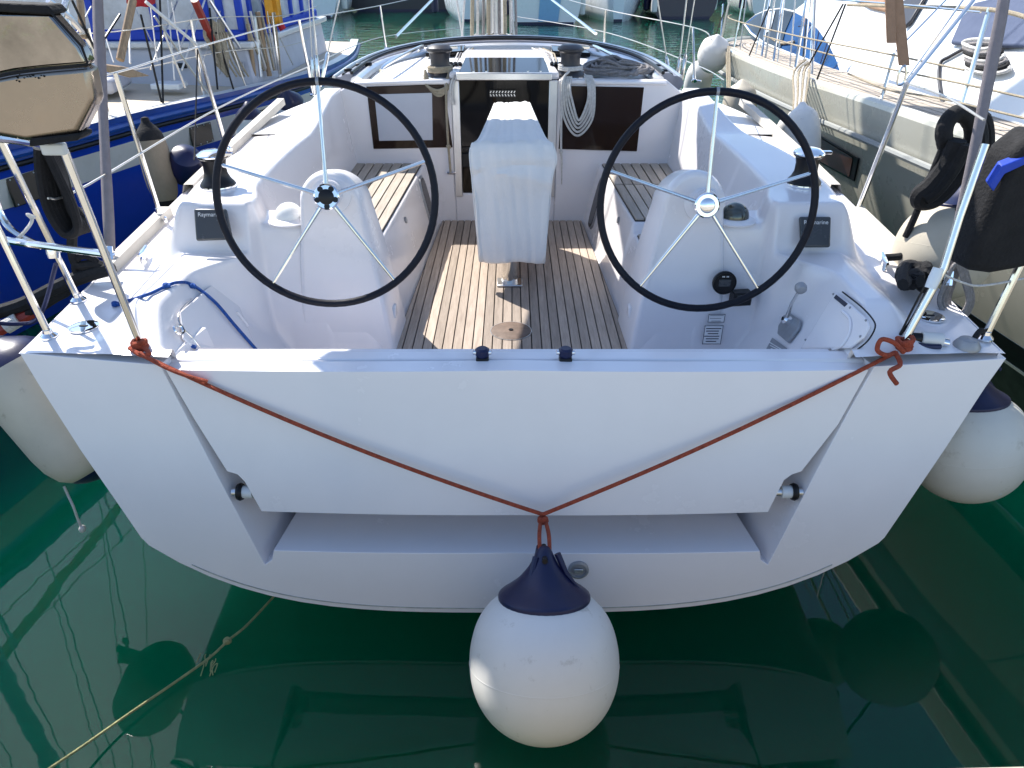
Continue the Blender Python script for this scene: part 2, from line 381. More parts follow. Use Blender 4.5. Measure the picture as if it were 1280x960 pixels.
for _ in range(2):                                  # a light blur rounds every fillet
    Z2 = Zg.copy()
    Z2[1:-1, 1:-1] = (Zg[1:-1, 1:-1]*4+Zg[:-2, 1:-1]+Zg[2:, 1:-1]+Zg[1:-1, :-2]+Zg[1:-1, 2:])/8; Zg = Z2
idx = np.arange(NX*NYc).reshape(NYc, NX)
vs = np.stack([Xg.ravel(), Yg.ravel()-2.2, Zg.ravel()], 1)
fs = np.stack([idx[:-1, :-1].ravel(), idx[:-1, 1:].ravel(), idx[1:, 1:].ravel(), idx[1:, :-1].ravel()], 1)
mid = (Xg[:-1, :-1]+Xg[1:, 1:])/2; my = (Yg[:-1, :-1]+Yg[1:, 1:])/2
keep = ~((np.abs(mid) < 1.19) & (my < 2.35)).ravel(); fs = fs[keep]
me = bpy.data.meshes.new('cockpit_moulding'); me.from_pydata(vs.tolist(), [], fs.tolist()); me.materials.append(gel)
me.polygons.foreach_set('use_smooth', [True]*len(me.polygons))
ck = bpy.data.objects.new('cockpit_moulding', me); C.objects.link(ck); ck.parent = Y
def ckz(x, y): return float(cockpit_z(np.array(float(x)), np.array(float(y))))
# --- toe rails
for s_ in (-1, 1):
    pts = [(s_*(float(wid(y))-.035), y, float(deckz(y))+.012) for y in np.linspace(2.95, 5.6, 9)]
    gap = 3.72
    for a_, b_ in ((2.95, 3.62), (3.95, 5.9)):
        ys_ = np.linspace(a_, b_, 8)
        MB().grid([[(s_*(float(wid(y))-.075), y, deckz(y)-.01), (s_*(float(wid(y))-.07), y, deckz(y)+.035), (s_*(float(wid(y))-.02), y, deckz(y)+.035), (s_*(float(wid(y))+.004), y, deckz(y)-.03)] for y in ys_]).build('toe_rail', railm, Y, ang=50)
# --- teak floor: planks over black caulk
foot = [(-.560, 3.045), (.560, 3.045), (.515, 4.2), (.483, 4.97), (-.483, 4.97), (-.515, 4.2)]
cf = MB().prism([(x, y, .79) for x, y in foot], (0, 0, .006)).build('cockpit_floor', caulk, Y)
pw = .0465; k0 = -13
for k in range(-13, 13):
    x0 = k*pw+.0029; x1 = (k+1)*pw-.0029
    P = foot
    P = clip(P, 1, 0, x1); P = clip(P, -1, 0, -x0)
    P = clip(P, 0, -1, -3.052); 
    for (ax, ay), (bx, by) in zip(foot, foot[1:]+foot[:1]):
        nx, ny = by-ay, -(bx-ax); l = math.hypot(nx, ny); nx /= l; ny /= l
        P = clip(P, nx, ny, nx*ax+ny*ay-.006)
    if len(P) > 2: MB().prism([(x, y, .796) for x, y in P], (0, 0, .009)).build('plank', teak, cf)
dr = MB().lathe([(.098, 0), (.098, .012), (.092, .015), (.001, .015)], 36, (-.005, 3.24, .797)).build('inspection_cover', wood, cf)
MATS['dc'] = mat('weathered_disc', (.17, .115, .085), .6, var=.4, vscale=30); dr.data.materials[0] = MATS['dc']
MB().lathe([(.101, 0), (.101, .011), (.097, .011), (.097, 0)], 36, (-.005, 3.24, .7975)).build('trim_ring', alu, cf)
MB().lathe([(.011, 0), (.011, .003)], 14, (-.005, 3.24, .8125)).build('finger_hole', blackpl, cf)
# --- seats
for s_ in (-1, 1):
    for (ya, yb, xi0, xi1, xo0, xo1, dz) in (((3.47, 4.96, .655, .60, 1.015, 1.03, 0),) if s_ < 0 else ((3.775, 4.44, .645, .615, 1.01, 1.02, 0), (4.452, 4.96, .615, .595, 1.02, 1.03, 0), (3.44, 3.70, .655, .65, 1.0, 1.005, -.055))):
        zb = 1.181+dz
        st = MB().prism([(s_*xi0, ya, zb), (s_*xo0, ya, zb), (s_*xo1, yb, zb), (s_*xi1, yb, zb)], (0, 0, .005)).build('seat_panel', caulk, Y)
        n = 7
        for k in range(n):
            f0, f1 = k/n+.011, (k+1)/n-.011
            def lx(f, e): return s_*((xi0+(xo0-xi0)*f) if e == 0 else (xi1+(xo1-xi1)*f))
            MB().prism([(lx(f0, 0), ya+.004, zb+.005), (lx(f1, 0), ya+.004, zb+.005), (lx(f1, 1), yb-.004, zb+.005), (lx(f0, 1), yb-.004, zb+.005)], (0, 0, .008)).build('plank', teakg, st)
    # oval locker grille on the seat front near the bulkhead
    def wallx(y, z): return s_*(.575-.04*(y-3.0)+(z-.786)/.394*.085-.003)
    def oval(rx, rz, y0=4.72, z0=1.0, n=28):
        o_ = []
        for t in [i*2*math.pi/n for i in range(n)]:
            yq = y0+rx*math.copysign(abs(math.cos(t))**.6, math.cos(t)); zq = z0+rz*math.copysign(abs(math.sin(t))**.7, math.sin(t)); o_.append((wallx(yq, zq), yq, zq))
        return o_
    op = MB().prism(oval(.072, .155), (-s_*.012, 0, 0)).build('locker_opening', smoke, Y)
    MB().tube(oval(.075, .16), .011, 6, True).build('trim', greyp, op)
    # seat locker catch and small step lights
    MB().lathe([(.018, 0), (.018, .006), (.006, .009)], 16, (wallx(4.05, 1.10), 4.05, 1.10), (-s_, 0, .2)).build('locker_catch', greyp, Y)
    MB().prism([(s_*.560, 3.13, .92), (s_*.560, 3.19, .92), (s_*.560, 3.19, .98), (s_*.560, 3.13, .98)], (-s_*.02, 0, 0)).build('drain_cover', gel, Y, bevel=.012)
# --- steering pedestals
for s_ in (-1, 1):
    cx = .755*s_; prof = []
    for i in range(25):
        t = math.pi*i/24; prof.append((cx+.122*math.cos(t), 1.475+.145*math.sin(t)))
    L_ = [(cx+.205, .785), (cx+.185, 1.0), (cx+.155, 1.25)]; Rr = [(cx-.155, 1.25), (cx-.185, 1.0), (cx-.205, .785)]
    poly = L_+prof+Rr
    def py(x, z): return 3.03-.02*(z-.8)/.8+.04*max(0, z-1.3)
    mb = MB(); n = len(poly)
    front = [Vector((x, py(x, z), z)) for x, z in poly]
    lip = [Vector((cx+(x-cx)*1.07, py(x, z)+.03, z+.012*(z > 1.3))) for x, z in poly]
    back = [Vector((cx+(x-cx)*1.10, py(x, z)+.20+.18*(1.65-z), z+(.0 if z < 1.3 else -.03))) for x, z in poly]
    vs = front+lip+back
    mb.add(vs, [tuple(range(n))]+[(i+k*n, i+(k+1)*n, i+1+(k+1)*n, i+1+k*n) for k in (0, 1) for i in range(n-1)]+[tuple(range(3*n-1, 2*n-1, -1))])
    pd = mb.build('steering_pedestal', gel, Y, bevel=.012, seg=3)
    MB().lathe([(.085, 0), (.085, .03), (.055, .045), (.05, .08)], 28, (-.746 if s_ < 0 else .797, 3.05, 1.537 if s_ < 0 else 1.50), (0, -1, .22)).build('wheel_boss', gel, pd)
    # rounded corner plate with a small keyhole
# --- gauge, warning plates, engine lever, locker lid (starboard)
def plate(c, wv, hv, nrm, t): 
    c, wv, hv, nrm = map(Vector, (c, wv, hv, nrm)); return [c-wv/2-hv/2, c+wv/2-hv/2, c+wv/2+hv/2, c-wv/2+hv/2], nrm.normalized()*t
g = MB().lathe([(.052, 0), (.052, .010), (.047, .014), (.044, .009), (.001, .009)], 32, (.918, 2.985, 1.165), (0, -1, .08)).build('round_gauge', blackpl, Y)
MB().box((.918, 2.974, 1.167), (.05, .003, .032)).build('gauge_screen', display, g)
for k in (-2, -1, 1, 2): MB().box((.918+k*.006, 2.973, 1.196), (.004, .002, .005)).build('dial_mark', printw, g)
ft = MB().box((.948, 2.985, 1.115), (.008, .1, .008)); 
m0 = MB().box((1.002, 2.99, 1.092), (.085, .05, .062), Matrix.Rotation(R(8), 3, 'Z')).build('engine_panel', blackpl, Y, bevel=.004)
MB().box((1.002, 2.963, 1.10), (.05, .003, .03), Matrix.Rotation(R(8), 3, 'Z')).build('panel_screen', display, m0)
def label_plate(c, w, h, lines, frame=True):
    o = MB().box(c, (w, .003, h)).build('warning_plate', printw, Y)
    x, y, z = c
    for k in range(lines):
        MB().box((x-.004*(k % 2), y-.002, z+h*.34-k*h*.68/max(1, lines-1)), (w*(.8-.12*(k % 3)), .001, h*.045)).build('print_line', printk, o)
    if frame:
        for sx, sz, a_, b_ in ((-1, 0, .0025, h), (1, 0, .0025, h), (0, -1, w, .0025), (0, 1, w, .0025)):
            MB().box((x+sx*w*.48, y-.0018, z+sz*h*.48), (a_, .001, b_)).build('border', printk, o)
label_plate((.915, 3.006, .985), .075, .04, 3)
label_plate((.908, 3.000, .905), .085, .095, 6)
# side wall frame of reference, starboard helm well
wn_ = Vector((-1, 0, .549)).normalized(); wup = Vector((.549, 0, 1)).normalized(); wfw = Vector((0, 1, 0))
def onwall(px, py, s_=1, off=0):
    d = sight(px, py); n = Vector((-1*s_, 0, .549)); p0 = Vector((1.0*s_, 0, .79)); t = n.dot(p0-Vector((0, 0, CAMZ)))/n.dot(d)
    return Vector((0, 0, CAMZ))+d*t+n.normalized()*off
bp_ = MB().prism([onwall(*p, off=.004) for p in [(988, 391), (1004, 402), (1002, 412), (988, 430), (975, 419), (976, 409)]], wn_*.012).build('throttle_plate', greyp, Y, bevel=.004)
c0 = onwall(991, 404); 
MB().lathe([(.020, 0), (.02, .03), (.012, .04)], 18, c0+wn_*.01, wn_).build('throttle_hub', chrome, bp_)
c1 = at(1001, 360, X=c0.x-.03)
MB().tube([c0+wn_*.035, (c0+wn_*.05)*.5+c1*.5, c1], [.009, .007, .006], 10).build('throttle_lever', steel, bp_)
MB().lathe([(.008, -.02), (.020, -.014), (.024, 0), (.020, .014), (.008, .02)], 18, c1, (0, 1, .4)).build('throttle_knob', greyp, bp_)
s1 = MB().prism([onwall(*p, off=.004) for p in [(967, 423), (985, 436), (981, 444), (956, 444)]], wn_*.004).build('sticker', greyp, Y)
for k in range(4):
    a_ = onwall(964+k*1.0, 429+k*4, off=.009); b_ = onwall(979-k*1, 438+k*1.5, off=.009); MB().tube([a_, b_], .0022, 4).build('print_line', printw, s1)
def fwd_of(p, y=2.285): return Vector((p.x, max(p.y, y), p.z))
lid = MB().prism([fwd_of(onwall(*p, off=.004)) for p in [(1047, 367), (1068, 383), (1088, 401), (1091, 411), (1082, 425), (1066, 437), (1004, 438)]], wn_*.012).build('locker_lid', gel, Y, bevel=.006)
MB().tube(spl([fwd_of(onwall(*p, off=.008), 2.285) for p in [(1055, 366), (1078, 384), (1093, 400), (1096, 411), (1087, 427), (1074, 438)]], 4), .003, 5).build('lid_gasket', blackrub, lid)
MB().prism([onwall(*p, off=.0165) for p in [(1050, 371), (1064, 382), (1060, 386), (1047, 375)]], wn_*.003).build('lid_display', printk, lid)
MB().tube(spl([onwall(*p, off=.02) for p in [(1058, 392), (1067, 402), (1067, 418), (1058, 434), (1046, 440)]], 5), .006, 8).build('lid_handle_rim', gel, lid)
for p in ((1087, 403), (1080, 423), (1011, 427), (1046, 370), (1067, 387)): MB().lathe([(.005, 0), (.004, .003)], 10, onwall(*p, off=.0165), wn_).build('screw', greyp, lid)
lidl = MB().prism([onwall(*p, -1, .004) for p in [(222, 392), (270, 350), (282, 350), (318, 438), (240, 438), (226, 425)]], Vector((1, 0, .549)).normalized()*.010).build('locker_lid', gel, Y, bevel=.006)
MB().tube(spl([onwall(*p, -1, .018) for p in [(292, 392), (300, 402), (306, 410)]], 4), .006, 8).build('lid_slot', gel, lidl)
# grille port quarter
gr = MB().box(at(167, 410, Y=2.44), (.085, .02, .085), Matrix.Rotation(R(-10), 3, 'X')).build('speaker_grille', oldwhite, Y, bevel=.006)
for k in range(5): MB().box(at(167, 410, Y=2.427)+Vector((0, -.004, -.03+k*.015)), (.07, .004, .005)).build('slat', greyp, gr)
# --- consoles: display covers, compass domes
for s_, tp, dx in ((-1, [(245, 262), (285, 262), (293, 300), (248, 302)], 0), (1, [(997, 272), (1036, 272), (1035, 310), (999, 310)], 0)):
    P = [at(*tp[0], Y=3.005), at(*tp[1], Y=3.005), at(*tp[2], Y=2.945), at(*tp[3], Y=2.945)]
    nrm = (P[1]-P[0]).cross(P[3]-P[0]).normalized(); nrm = -nrm if nrm.y > 0 else nrm
    dp = MB().prism([p+nrm*.004 for p in P], nrm*.022).build('display_cover', display, Y, bevel=.008, seg=3)
    if s_ < 0: dp.data.materials[0] = greyp_d if 'greyp_d' in globals() else display
    mid_ = (P[0]+P[1])/2*.80+(P[2]+P[3])/2*.20+nrm*.0285
    text_mesh('maker_name', 'Raymarine', .024, printw, dp, mid_, P[1]-P[0], P[0]-P[3])
for s_ in (-1, 1):
    c = Vector((.955*s_, 3.10, 1.401)); cb = MB().lathe([(.088, 0), (.09, .006), (.07, .018), (.062, .020)], 32, c).build('compass', gel if s_ < 0 else gel, Y)
    MB().lathe([(.060*math.cos(t), .02+.06*math.sin(t)) for t in [i*math.pi/2/9 for i in range(9)]]+[(.002, .08)], 28, c).build('compass_dome', glassd if s_ > 0 else white, cb)
# --- genoa winches on the coamings
def winch(c, sc, parent, m1=None):
    c = Vector(c); w = MB().lathe([(r*sc, z*sc) for r, z in [(.085, 0), (.085, .02), (.078, .03), (.066, .045), (.056, .07), (.055, .11), (.062, .14), (.074, .15), (.074, .165), (.06, .172), (.02, .176)]], 28, c).build('winch', blackpl if m1 is None else m1, parent)
    MB().lathe([(r*sc, z*sc) for r, z in [(.075, .151), (.077, .157), (.075, .163), (.05, .178), (.03, .182), (.001, .182)]], 28, c+Vector((0, 0, .003))).build('winch_top', chrome if m1 is None else dgrey, w)
    MB().lathe([(r*sc, z*sc) for r, z in [(.088, 0), (.090, .006), (.088, .016)]], 28, c-Vector((0, 0, .001))).build('winch_base', chrome, w)
    MB().box(c+Vector((.075*sc, -.01, .166*sc)), (.06*sc, .025*sc, .014*sc)).build('rope_guide', chrome, w, bevel=.002)
    return w
winch((-1.30, 3.27, ckz(-1.30, 3.27)-.002), .88, Y); winch((1.30, 3.30, ckz(1.30, 3.3)-.002), .88, Y)
# small deck cleats, filler caps and padeyes
def cleat(c, L_=.16, rz=0):
    c = Vector(c); q_ = Matrix.Rotation(rz, 3, 'Z')
    o = MB().tube([c+q_ @ Vector(p) for p in [(-L_/2, 0, .045), (-L_/4, 0, .04), (0, 0, .038), (L_/4, 0, .04), (L_/2, 0, .045)]], [.006, .010, .012, .010, .006], 10).build('cleat', chrome, Y)
    for k in (-1, 1): MB().tube([c+q_ @ Vector((k*.03, 0, 0)), c+q_ @ Vector((k*.025, 0, .036))], .009, 8).build('cleat_leg', chrome, o)
    return o
cleat((-1.60, 3.05, deckz(3.05)+.002), .13, R(100)); cleat((1.585, 2.98, deckz(2.98)), .14, R(75))
cleat((-1.655, 4.1, deckz(4.1)), .14, R(85)); cleat((1.655, 4.1, deckz(4.1)), .14, R(95))
for x, y in ((-1.585, 2.47), (1.585, 2.55)):
    fc = MB().lathe([(.052, 0), (.052, .005), (.040, .007), (.001, .006)], 30, (x, y, ckz(x, y)+.001)).build('filler_cap', chrome, Y)
    MB().box((x, y, ckz(x, y)+.008), (.03, .008, .003)).build('cap_slot', blackpl, fc)
vt = MB().lathe([(.045, 0), (.045, .01), (.03, .032), (.008, .036)], 24, (1.615, 2.335, 1.187)).build('vent_cap', greyp, Y)
sp = thing('shore_plug', 'small white plug with dark ends lying on the right stern corner', 'plug', (1.49, 2.34, 1.19))
MB().tube([(1.455, 2.352, 1.215), (1.525, 2.338, 1.215)], .024, 16).build('body', oldwhite, sp, bevel=.003); MB().tube([(1.425, 2.358, 1.213), (1.456, 2.352, 1.214)], .019, 14).build('end', blackpl, sp); MB().tube([(1.522, 2.339, 1.208), (1.545, 2.334, 1.205)], .015, 14).build('end', chrome, sp)
MB().tube(spl([(1.43, 2.335, 1.20), (1.47, 2.318, 1.198), (1.51, 2.315, 1.20)], 4), .009, 8).build('lever', navy, sp)
MB().tube(spl([(1.64, 2.345, 1.215), (1.665, 2.37, 1.23), (1.69, 2.39, 1.225), (1.71, 2.40, 1.20)], 5), .010, 8).build('vent_cord', blackcl, vt)
# platform latches
for x in (-.104, .188):
    lt = MB().box((x, 2.293, 1.135), (.045, .05, .08)).build('platform_latch', blackpl, Y, bevel=.005)
    MB().lathe([(.021, 0), (.025, .01), (.025, .028), (.017, .034), (.002, .034)], 20, (x, 2.293, 1.172)).build('latch_knob', navy, lt)
    for k in (-1, 1): MB().lathe([(.009, 0), (.009, .01), (.004, .012)], 12, (x+k*.022, 2.29, 1.19), (k, 0, .1)).build('latch_bolt', chrome, lt)
# ------------------------------------------------------------------ bulkhead, windows, companionway, coachroof
BK = 5.0
wl = [(-1.09, .78), (-.385, .78), (-.385, 1.70), (-1.09, 1.70)]
for poly in ([(-1.12, .78), (-.385, .78), (-.385, 1.70), (-1.0, 1.70), (-1.12, 1.62)], [(1.09, .78), (.29, .78), (.29, 1.70), (.98, 1.70), (1.09, 1.62)]):
    MB().prism([(x, BK, z) for x, z in poly], (0, .06, 0)).build('bulkhead', gel, Y, bevel=.008)
MB().prism([(-.386, BK+.005, .78), (.291, BK+.005, .78), (.291, BK+.005, .98), (-.386, BK+.005, .98)], (0, .05, 0)).build('door_sill', gel, Y, bevel=.01)
for pts, inner, m in (([(458, 108), (555, 105), (566, 184), (467, 186)], [(468, 118), (540, 116), (541, 175), (474, 176)], blind), ([(703, 107), (805, 109), (796, 189), (698, 186)], None, smokeb)):
    P = [at(*p, Y=BK-.004) for p in pts]
    wi = MB().prism(P, (0, -.008, 0)).build('cabin_window', smokeb, Y, bevel=.004)
    MB().tube([p+Vector((0, .004, 0)) for p in P], .007, 6, True).build('window_gasket', gel, wi)
    if inner: MB().prism([at(*p, Y=BK-.0135) for p in inner], (0, -.002, 0)).build('blind', blind, wi, bevel=.001)
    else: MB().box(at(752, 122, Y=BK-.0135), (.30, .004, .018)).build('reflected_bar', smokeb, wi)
# companionway: dark acrylic washboards between aluminium jambs
cd = MB().prism([(-.345, BK+.02, .96), (.25, BK+.02, .96), (.25, BK+.03, 1.70), (-.345, BK+.03, 1.70)], (0, .02, 0)).build('companionway_door', smoke, Y)
for x0, x1 in ((-.385, -.335), (.235, .29)):
    MB().prism([(x0, BK-.012, .96), (x1, BK-.012, .96), (x1, BK-.006, 1.70), (x0, BK-.006, 1.70)], (0, .05, 0)).build('door_jamb', alu, Y, bevel=.004)
MB().box((-.30, BK+.014, 1.20), (.07, .02, .09)).build('door_lock', blackpl, cd, bevel=.006)
MB().box((-.05, BK+.012, 1.28), (.62, .01, .010)).build('board_joint', blackpl, cd)
vg = MB().box((-.06, BK+.013, 1.62), (.17, .004, .045)).build('vent_grille', blackpl, cd)
for r_ in range(2):
    for k in range(9): MB().box((-.06-.076+k*.019, BK+.009, 1.61+r_*.02), (.005, .003, .014), Matrix.Rotation(R(30 if r_ else -30), 3, 'Y')).build('louvre', alu, vg)
# coachroof sheet
NX2, NY2 = 150, 120
uu = np.linspace(-1, 1, NX2); yy = np.linspace(5.035, 10.7, NY2)
Yg, Ug = np.meshgrid(yy, uu, indexing='ij')
wf = 1.79*(1-np.clip((Yg-5.6)/5.2, 0, 1)**1.9*.97); Xg = Ug*wf
a = np.abs(Xg); rw = 1.13*(1-.5*np.clip((Yg-5.5)/4.5, 0, 1)**1.6)
roof = 1.685+.05*sst(Yg, 5.0, 6.6)-.05*(a/1.1)**2-.5*sst(Yg, 6.7, 8.2)
dk = 1.365-.035*(Yg-5.0)
Zg = dk+(np.maximum(roof, dk)-dk)*(1-sst(a, rw-.16, rw+.04))
idx = np.arange(NX2*NY2).reshape(NY2, NX2)
me = bpy.data.meshes.new('coachroof'); me.from_pydata(np.stack([Xg.ravel(), Yg.ravel()-2.2, Zg.ravel()], 1).tolist(), [], np.stack([idx[:-1, :-1].ravel(), idx[:-1, 1:].ravel(), idx[1:, 1:].ravel(), idx[1:, :-1].ravel()], 1).tolist())
me.materials.append(deckm); me.polygons.foreach_set('use_smooth', [True]*len(me.polygons))
cr_ = bpy.data.objects.new('coachroof', me); C.objects.link(cr_); cr_.parent = Y
MB().prism([(-1.0, 4.985, 1.672), (-.392, 4.985, 1.676), (-.392, 4.985, 1.708), (-1.0, 4.985, 1.692)], (0, .1, 0)).build('roof_edge', gel, Y, bevel=.012)
MB().prism([(.98, 4.985, 1.672), (.297, 4.985, 1.676), (.297, 4.985, 1.708), (.98, 4.985, 1.692)], (0, .1, 0)).build('roof_edge', gel, Y, bevel=.012)
# hatch garage and sliding hatch
hg = MB().prism([(-.40, 5.02, 1.70), (.30, 5.02, 1.70), (.24, 5.95, 1.735), (-.34, 5.95, 1.735)], (0, 0, .045)).build('hatch_garage', gel, Y, bevel=.015)
hs = MB().prism([(-.335, 4.975, 1.715), (.235, 4.975, 1.715), (.215, 5.42, 1.752), (-.315, 5.42, 1.752)], (0, 0, .035)).build('sliding_hatch', smoke, Y, bevel=.006)
MB().box((-.05, 4.965, 1.728), (.60, .03, .045)).build('hatch_handle', alu, hs, bevel=.006)
for x in (-.24, -.16, .10, .18): MB().lathe([(.008, 0), (.008, .006)], 10, (x, 4.985, 1.751)).build('bolt', chrome, hs)
# folded sprayhood: grey bands round the roof
for k, (rx, y0, dy, z0, rr) in enumerate(((1.10, 5.20, 1.60, 1.71, .06), (1.04, 5.17, 1.42, 1.73, .055), (.98, 5.14, 1.22, 1.725, .04))):
    pts = []
    for i in range(41):
        t = math.pi*i/40; cx_ = -math.copysign(abs(math.cos(t))**.75, math.cos(t))*rx-.03
        yy_ = y0+dy*abs(math.sin(t))**.62; pts.append((cx_, yy_, z0+.03*math.sin(t)-.05*abs(cx_)**2))
    if k == 0: sh = MB().tube(pts, rr, 10, flat=.8).build('sprayhood', gcanvas, Y)
    else: MB().tube(pts, rr, 10, flat=.8).build('canvas_fold' if k == 1 else 'hood_frame', gcanvas if k == 1 else alu, sh)
for rx, y0, dy, z0 in ((1.07, 5.185, 1.51, 1.765), (1.01, 5.155, 1.32, 1.775), (1.14, 5.21, 1.67, 1.755)):
    MB().tube([(-math.copysign(abs(math.cos(math.pi*i/40))**.75, math.cos(math.pi*i/40))*rx-.03, y0+dy*abs(math.sin(math.pi*i/40))**.62, z0+.03*math.sin(math.pi*i/40)-.05*rx*rx*abs(math.cos(math.pi*i/40))**1.5) for i in range(41)], .012, 6).build('piping', alu if rx > 1.1 else blackpl, sh)
for x, y in ((-1.06, 5.30), (-1.03, 5.55), (1.03, 5.25), (1.03, 5.5), (-.98, 5.62)):
    MB().box((x-.03, y, 1.70), (.05, .05, .07)).build('hood_fastener', blackpl, sh, bevel=.01)
for s_ in (-1, 1):
    MB().tube(spl([(s_*.84-.03, 5.3, 1.69), (s_*.82-.03, 5.35, 1.745), (s_*.66-.03, 6.3, 1.77), (s_*.65-.03, 6.35, 1.72)], 6), .012, 8).build('grab_rail', steel, Y)
# roof winches and rope clutches
winch((-.462, 5.14, 1.690), 1.12, Y, dgrey); winch((.375, 5.14, 1.690), 1.12, Y, dgrey)
for x in (-.375, .285):
    cl = MB().box((x+.005, 5.32, 1.725), (.085, .13, .07)).build('rope_clutch', blackpl, Y, bevel=.01)
    for k in range(3): MB().box((x-.024+k*.028, 5.28, 1.765), (.02, .09, .014), Matrix.Rotation(R(-12), 3, 'X')).build('clutch_lever', dgrey, cl, bevel=.003)
for x0 in (-.375, .285):
    for k in range(4): MB().tube([(x0-.03+k*.02, 5.39, 1.725), (x0-.03+k*.02, 6.0, 1.745), (-.15+(k-1.5)*.05+x0*.25, 7.3, 1.77)], .006, 6).build('control_line', (wrope, grope, wrope, trope)[k], Y)
for s_ in (-1, 1):
    hp_ = MB().prism([(s_*.33-.03, 6.05, 1.73), (s_*.62-.03, 6.05, 1.715), (s_*.60-.03, 6.3, 1.73), (s_*.33-.03, 6.3, 1.745)], (0, 0, .03)).build('deck_hatch', smoke, Y, bevel=.008)
# mast, boom, shrouds
mk = MB().tube([(-.145, 7.5, 1.5), (-.145, 7.5, 15)], .085, 20).build('mast', alu, Y)
mk.data.transform(Matrix.Identity(4))
for k in range(9):
    x = -.36+k*.05; MB().tube([(x, 7.3+.05*(k % 3), 1.72), (x*.85-.02, 7.35, 2.6), (-.15+(x+.15)*.4, 7.42, 9)], .012 if k % 3 else .018, 6).build('halyard', (trope, wrope, grope)[k % 3], Y)
for pa, pb in (((-.45, 7.2, 1.7), (-.31, 7.2, 2.9)), ((-.43, 7.2, 1.7), (-.60, 7.2, 2.9)), ((.02, 7.1, 1.7), (-.06, 7.4, 3))): MB().tube([pa, pb], .009, 6).build('halyard', wrope, Y)
bm_ = MB().tube([(-.145, 7.42, 3.25), (-.75, 4.3, 3.2)], .07, 14).build('boom', alu, Y)
MB().tube([(-.15, 7.3, 3.42), (-.45, 5.8, 3.45), (-.74, 4.35, 3.33)], [.16, .15, .10], 12, flat=1.3).build('sail_bag', navycl, bm_)
for (pa, pb, r_) in (((403, 97), (424, 0), .006), ((398, 103), (390, 0), .006), ((392, 106), (386, 0), .004), ((838, 104), (822, 0), .005), ((846, 105), (858, 0), .006), ((852, 100), (868, 0), .004)):
    A = at(*pa, Y=6.1); B = at(*pb, Y=6.15); D = (B-A)*8
    sh_ = MB().tube([A-(B-A)*.1, A+D], r_, 6).build('shroud', wire, Y)
    MB().tube([A-(B-A)*.12, A+(B-A)*.05, A+(B-A)*.3, A+(B-A)*.34], [.008, .015, .015, .007], 8).build('turnbuckle', steel, sh_)
# ------------------------------------------------------------------ stern rails, stanchions, lifelines
def tubepart(name, pts, r, m=steel, parent=Y, n=10, k=0): return MB().tube(spl(pts, k) if k else pts, r, n).build(name, m, parent)
TR = .0135
rl = thing_part = MB().tube([(-1.305, 2.315, 1.185), at(80, 188, Y=2.30)], TR, 12).build('stern_rail', steel, Y)
t1 = at(6, 305, Y=2.43); f1 = Vector((-1.684, 2.411, 1.185)); tubepart('rail_tube', [f1, t1, f1+(t1-f1)*1.9], TR, parent=rl)
f2 = Vector((-1.719, 2.70, 1.20)); t2 = at(4, 182, Y=2.66); tubepart('rail_tube', [f2, t2, t2+(t2-f2)*.1], TR, parent=rl)
e0 = at(80, 188, Y=2.30); tubepart('rail_tube', [e0, at(66, 184, Y=2.30), at(20, 175, Y=2.34), at(-60, 168, Y=2.4)], TR, parent=rl, k=4)
tubepart('rail_tube', [at(-40, 292, Y=2.52), at(30, 304, Y=2.46), at(134, 318, Y=2.33)], TR*.95, parent=rl)
tubepart('rail_tube', [at(-8, 240, Y=2.55), at(2, 270, Y=2.54), at(20, 292, Y=2.52), at(52, 308, Y=2.5)], TR*.9, parent=rl, k=5)
for p in (f1, f2, Vector((-1.305, 2.315, 1.185))): MB().lathe([(.03, 0), (.03, .006), (.018, .018), (.016, .03)], 18, p+Vector((0, 0, .005)), (0, 0, 1)).build('rail_foot', chrome, rl)
MB().lathe([(.02, -.02), (.022, 0), (.02, .02)], 14, at(66, 315, Y=2.45), (0, .2, 1)).build('rail_clamp', chrome, rl)
rr_ = MB().tube([(1.372, 2.322, 1.185), at(1180, 335, Y=2.36), at(1200, 270, Y=2.40), at(1232, 180, Y=2.44)], TR, 12).build('stern_rail', steel, Y)
g2 = Vector((1.712, 2.398, 1.185)); h2 = at(1282, 318, Y=2.43); tubepart('rail_tube', [g2, h2, g2+(h2-g2)*1.9], TR, parent=rr_)
for p in (g2, Vector((1.372, 2.322, 1.185))): MB().lathe([(.03, 0), (.03, .006), (.018, .018), (.016, .03)], 18, p+Vector((0, 0, .005))).build('rail_foot', chrome, rr_)
def stanch(foot, top, r=.0125):
    o = MB().tube([foot, top], [r, r*.9], 10).build('stanchion', steel, Y)
    MB().lathe([(.028, 0), (.028, .01), (.017, .02), (.016, .06)], 14, Vector(foot)-Vector((0, 0, .012)), (Vector(top)-Vector(foot))).build('stanchion_base', chrome, o)
    MB().tube([Vector(foot)+Vector((.02, -.03, .0)), Vector(foot)+Vector((.05, -.06, .0))], .008, 6).build('base_eye', chrome, o); return o
sL = [(at(201, 272, X=-1.715), at(144, 91, X=-1.755)), (at(229, 196, X=-1.74) if 0 else at(283, 184, X=-1.73), at(247, 59, X=-1.76)), (at(391, 117, X=-1.72), at(374, 25, X=-1.73)), (at(483, 60, Y=9.3), at(475, 7, Y=9.3))]
sR = [(at(1064, 284, X=1.73), at(1134, 104, X=1.75)), (at(868, 100, X=1.70), at(866, 34, X=1.70)), (at(755, 54, Y=9.3), at(757, 12, Y=9.3))]
for f_, t_ in sL+sR: stanch(f_, t_)
def life(pts, r=.0045): return MB().tube(spl(pts, 6), r, 6).build('lifeline', wire, Y)
life([at(-20, 122, Y=2.6), sL[0][1], sL[1][1], sL[2][1], sL[3][1], at(560, -12, Y=11)])
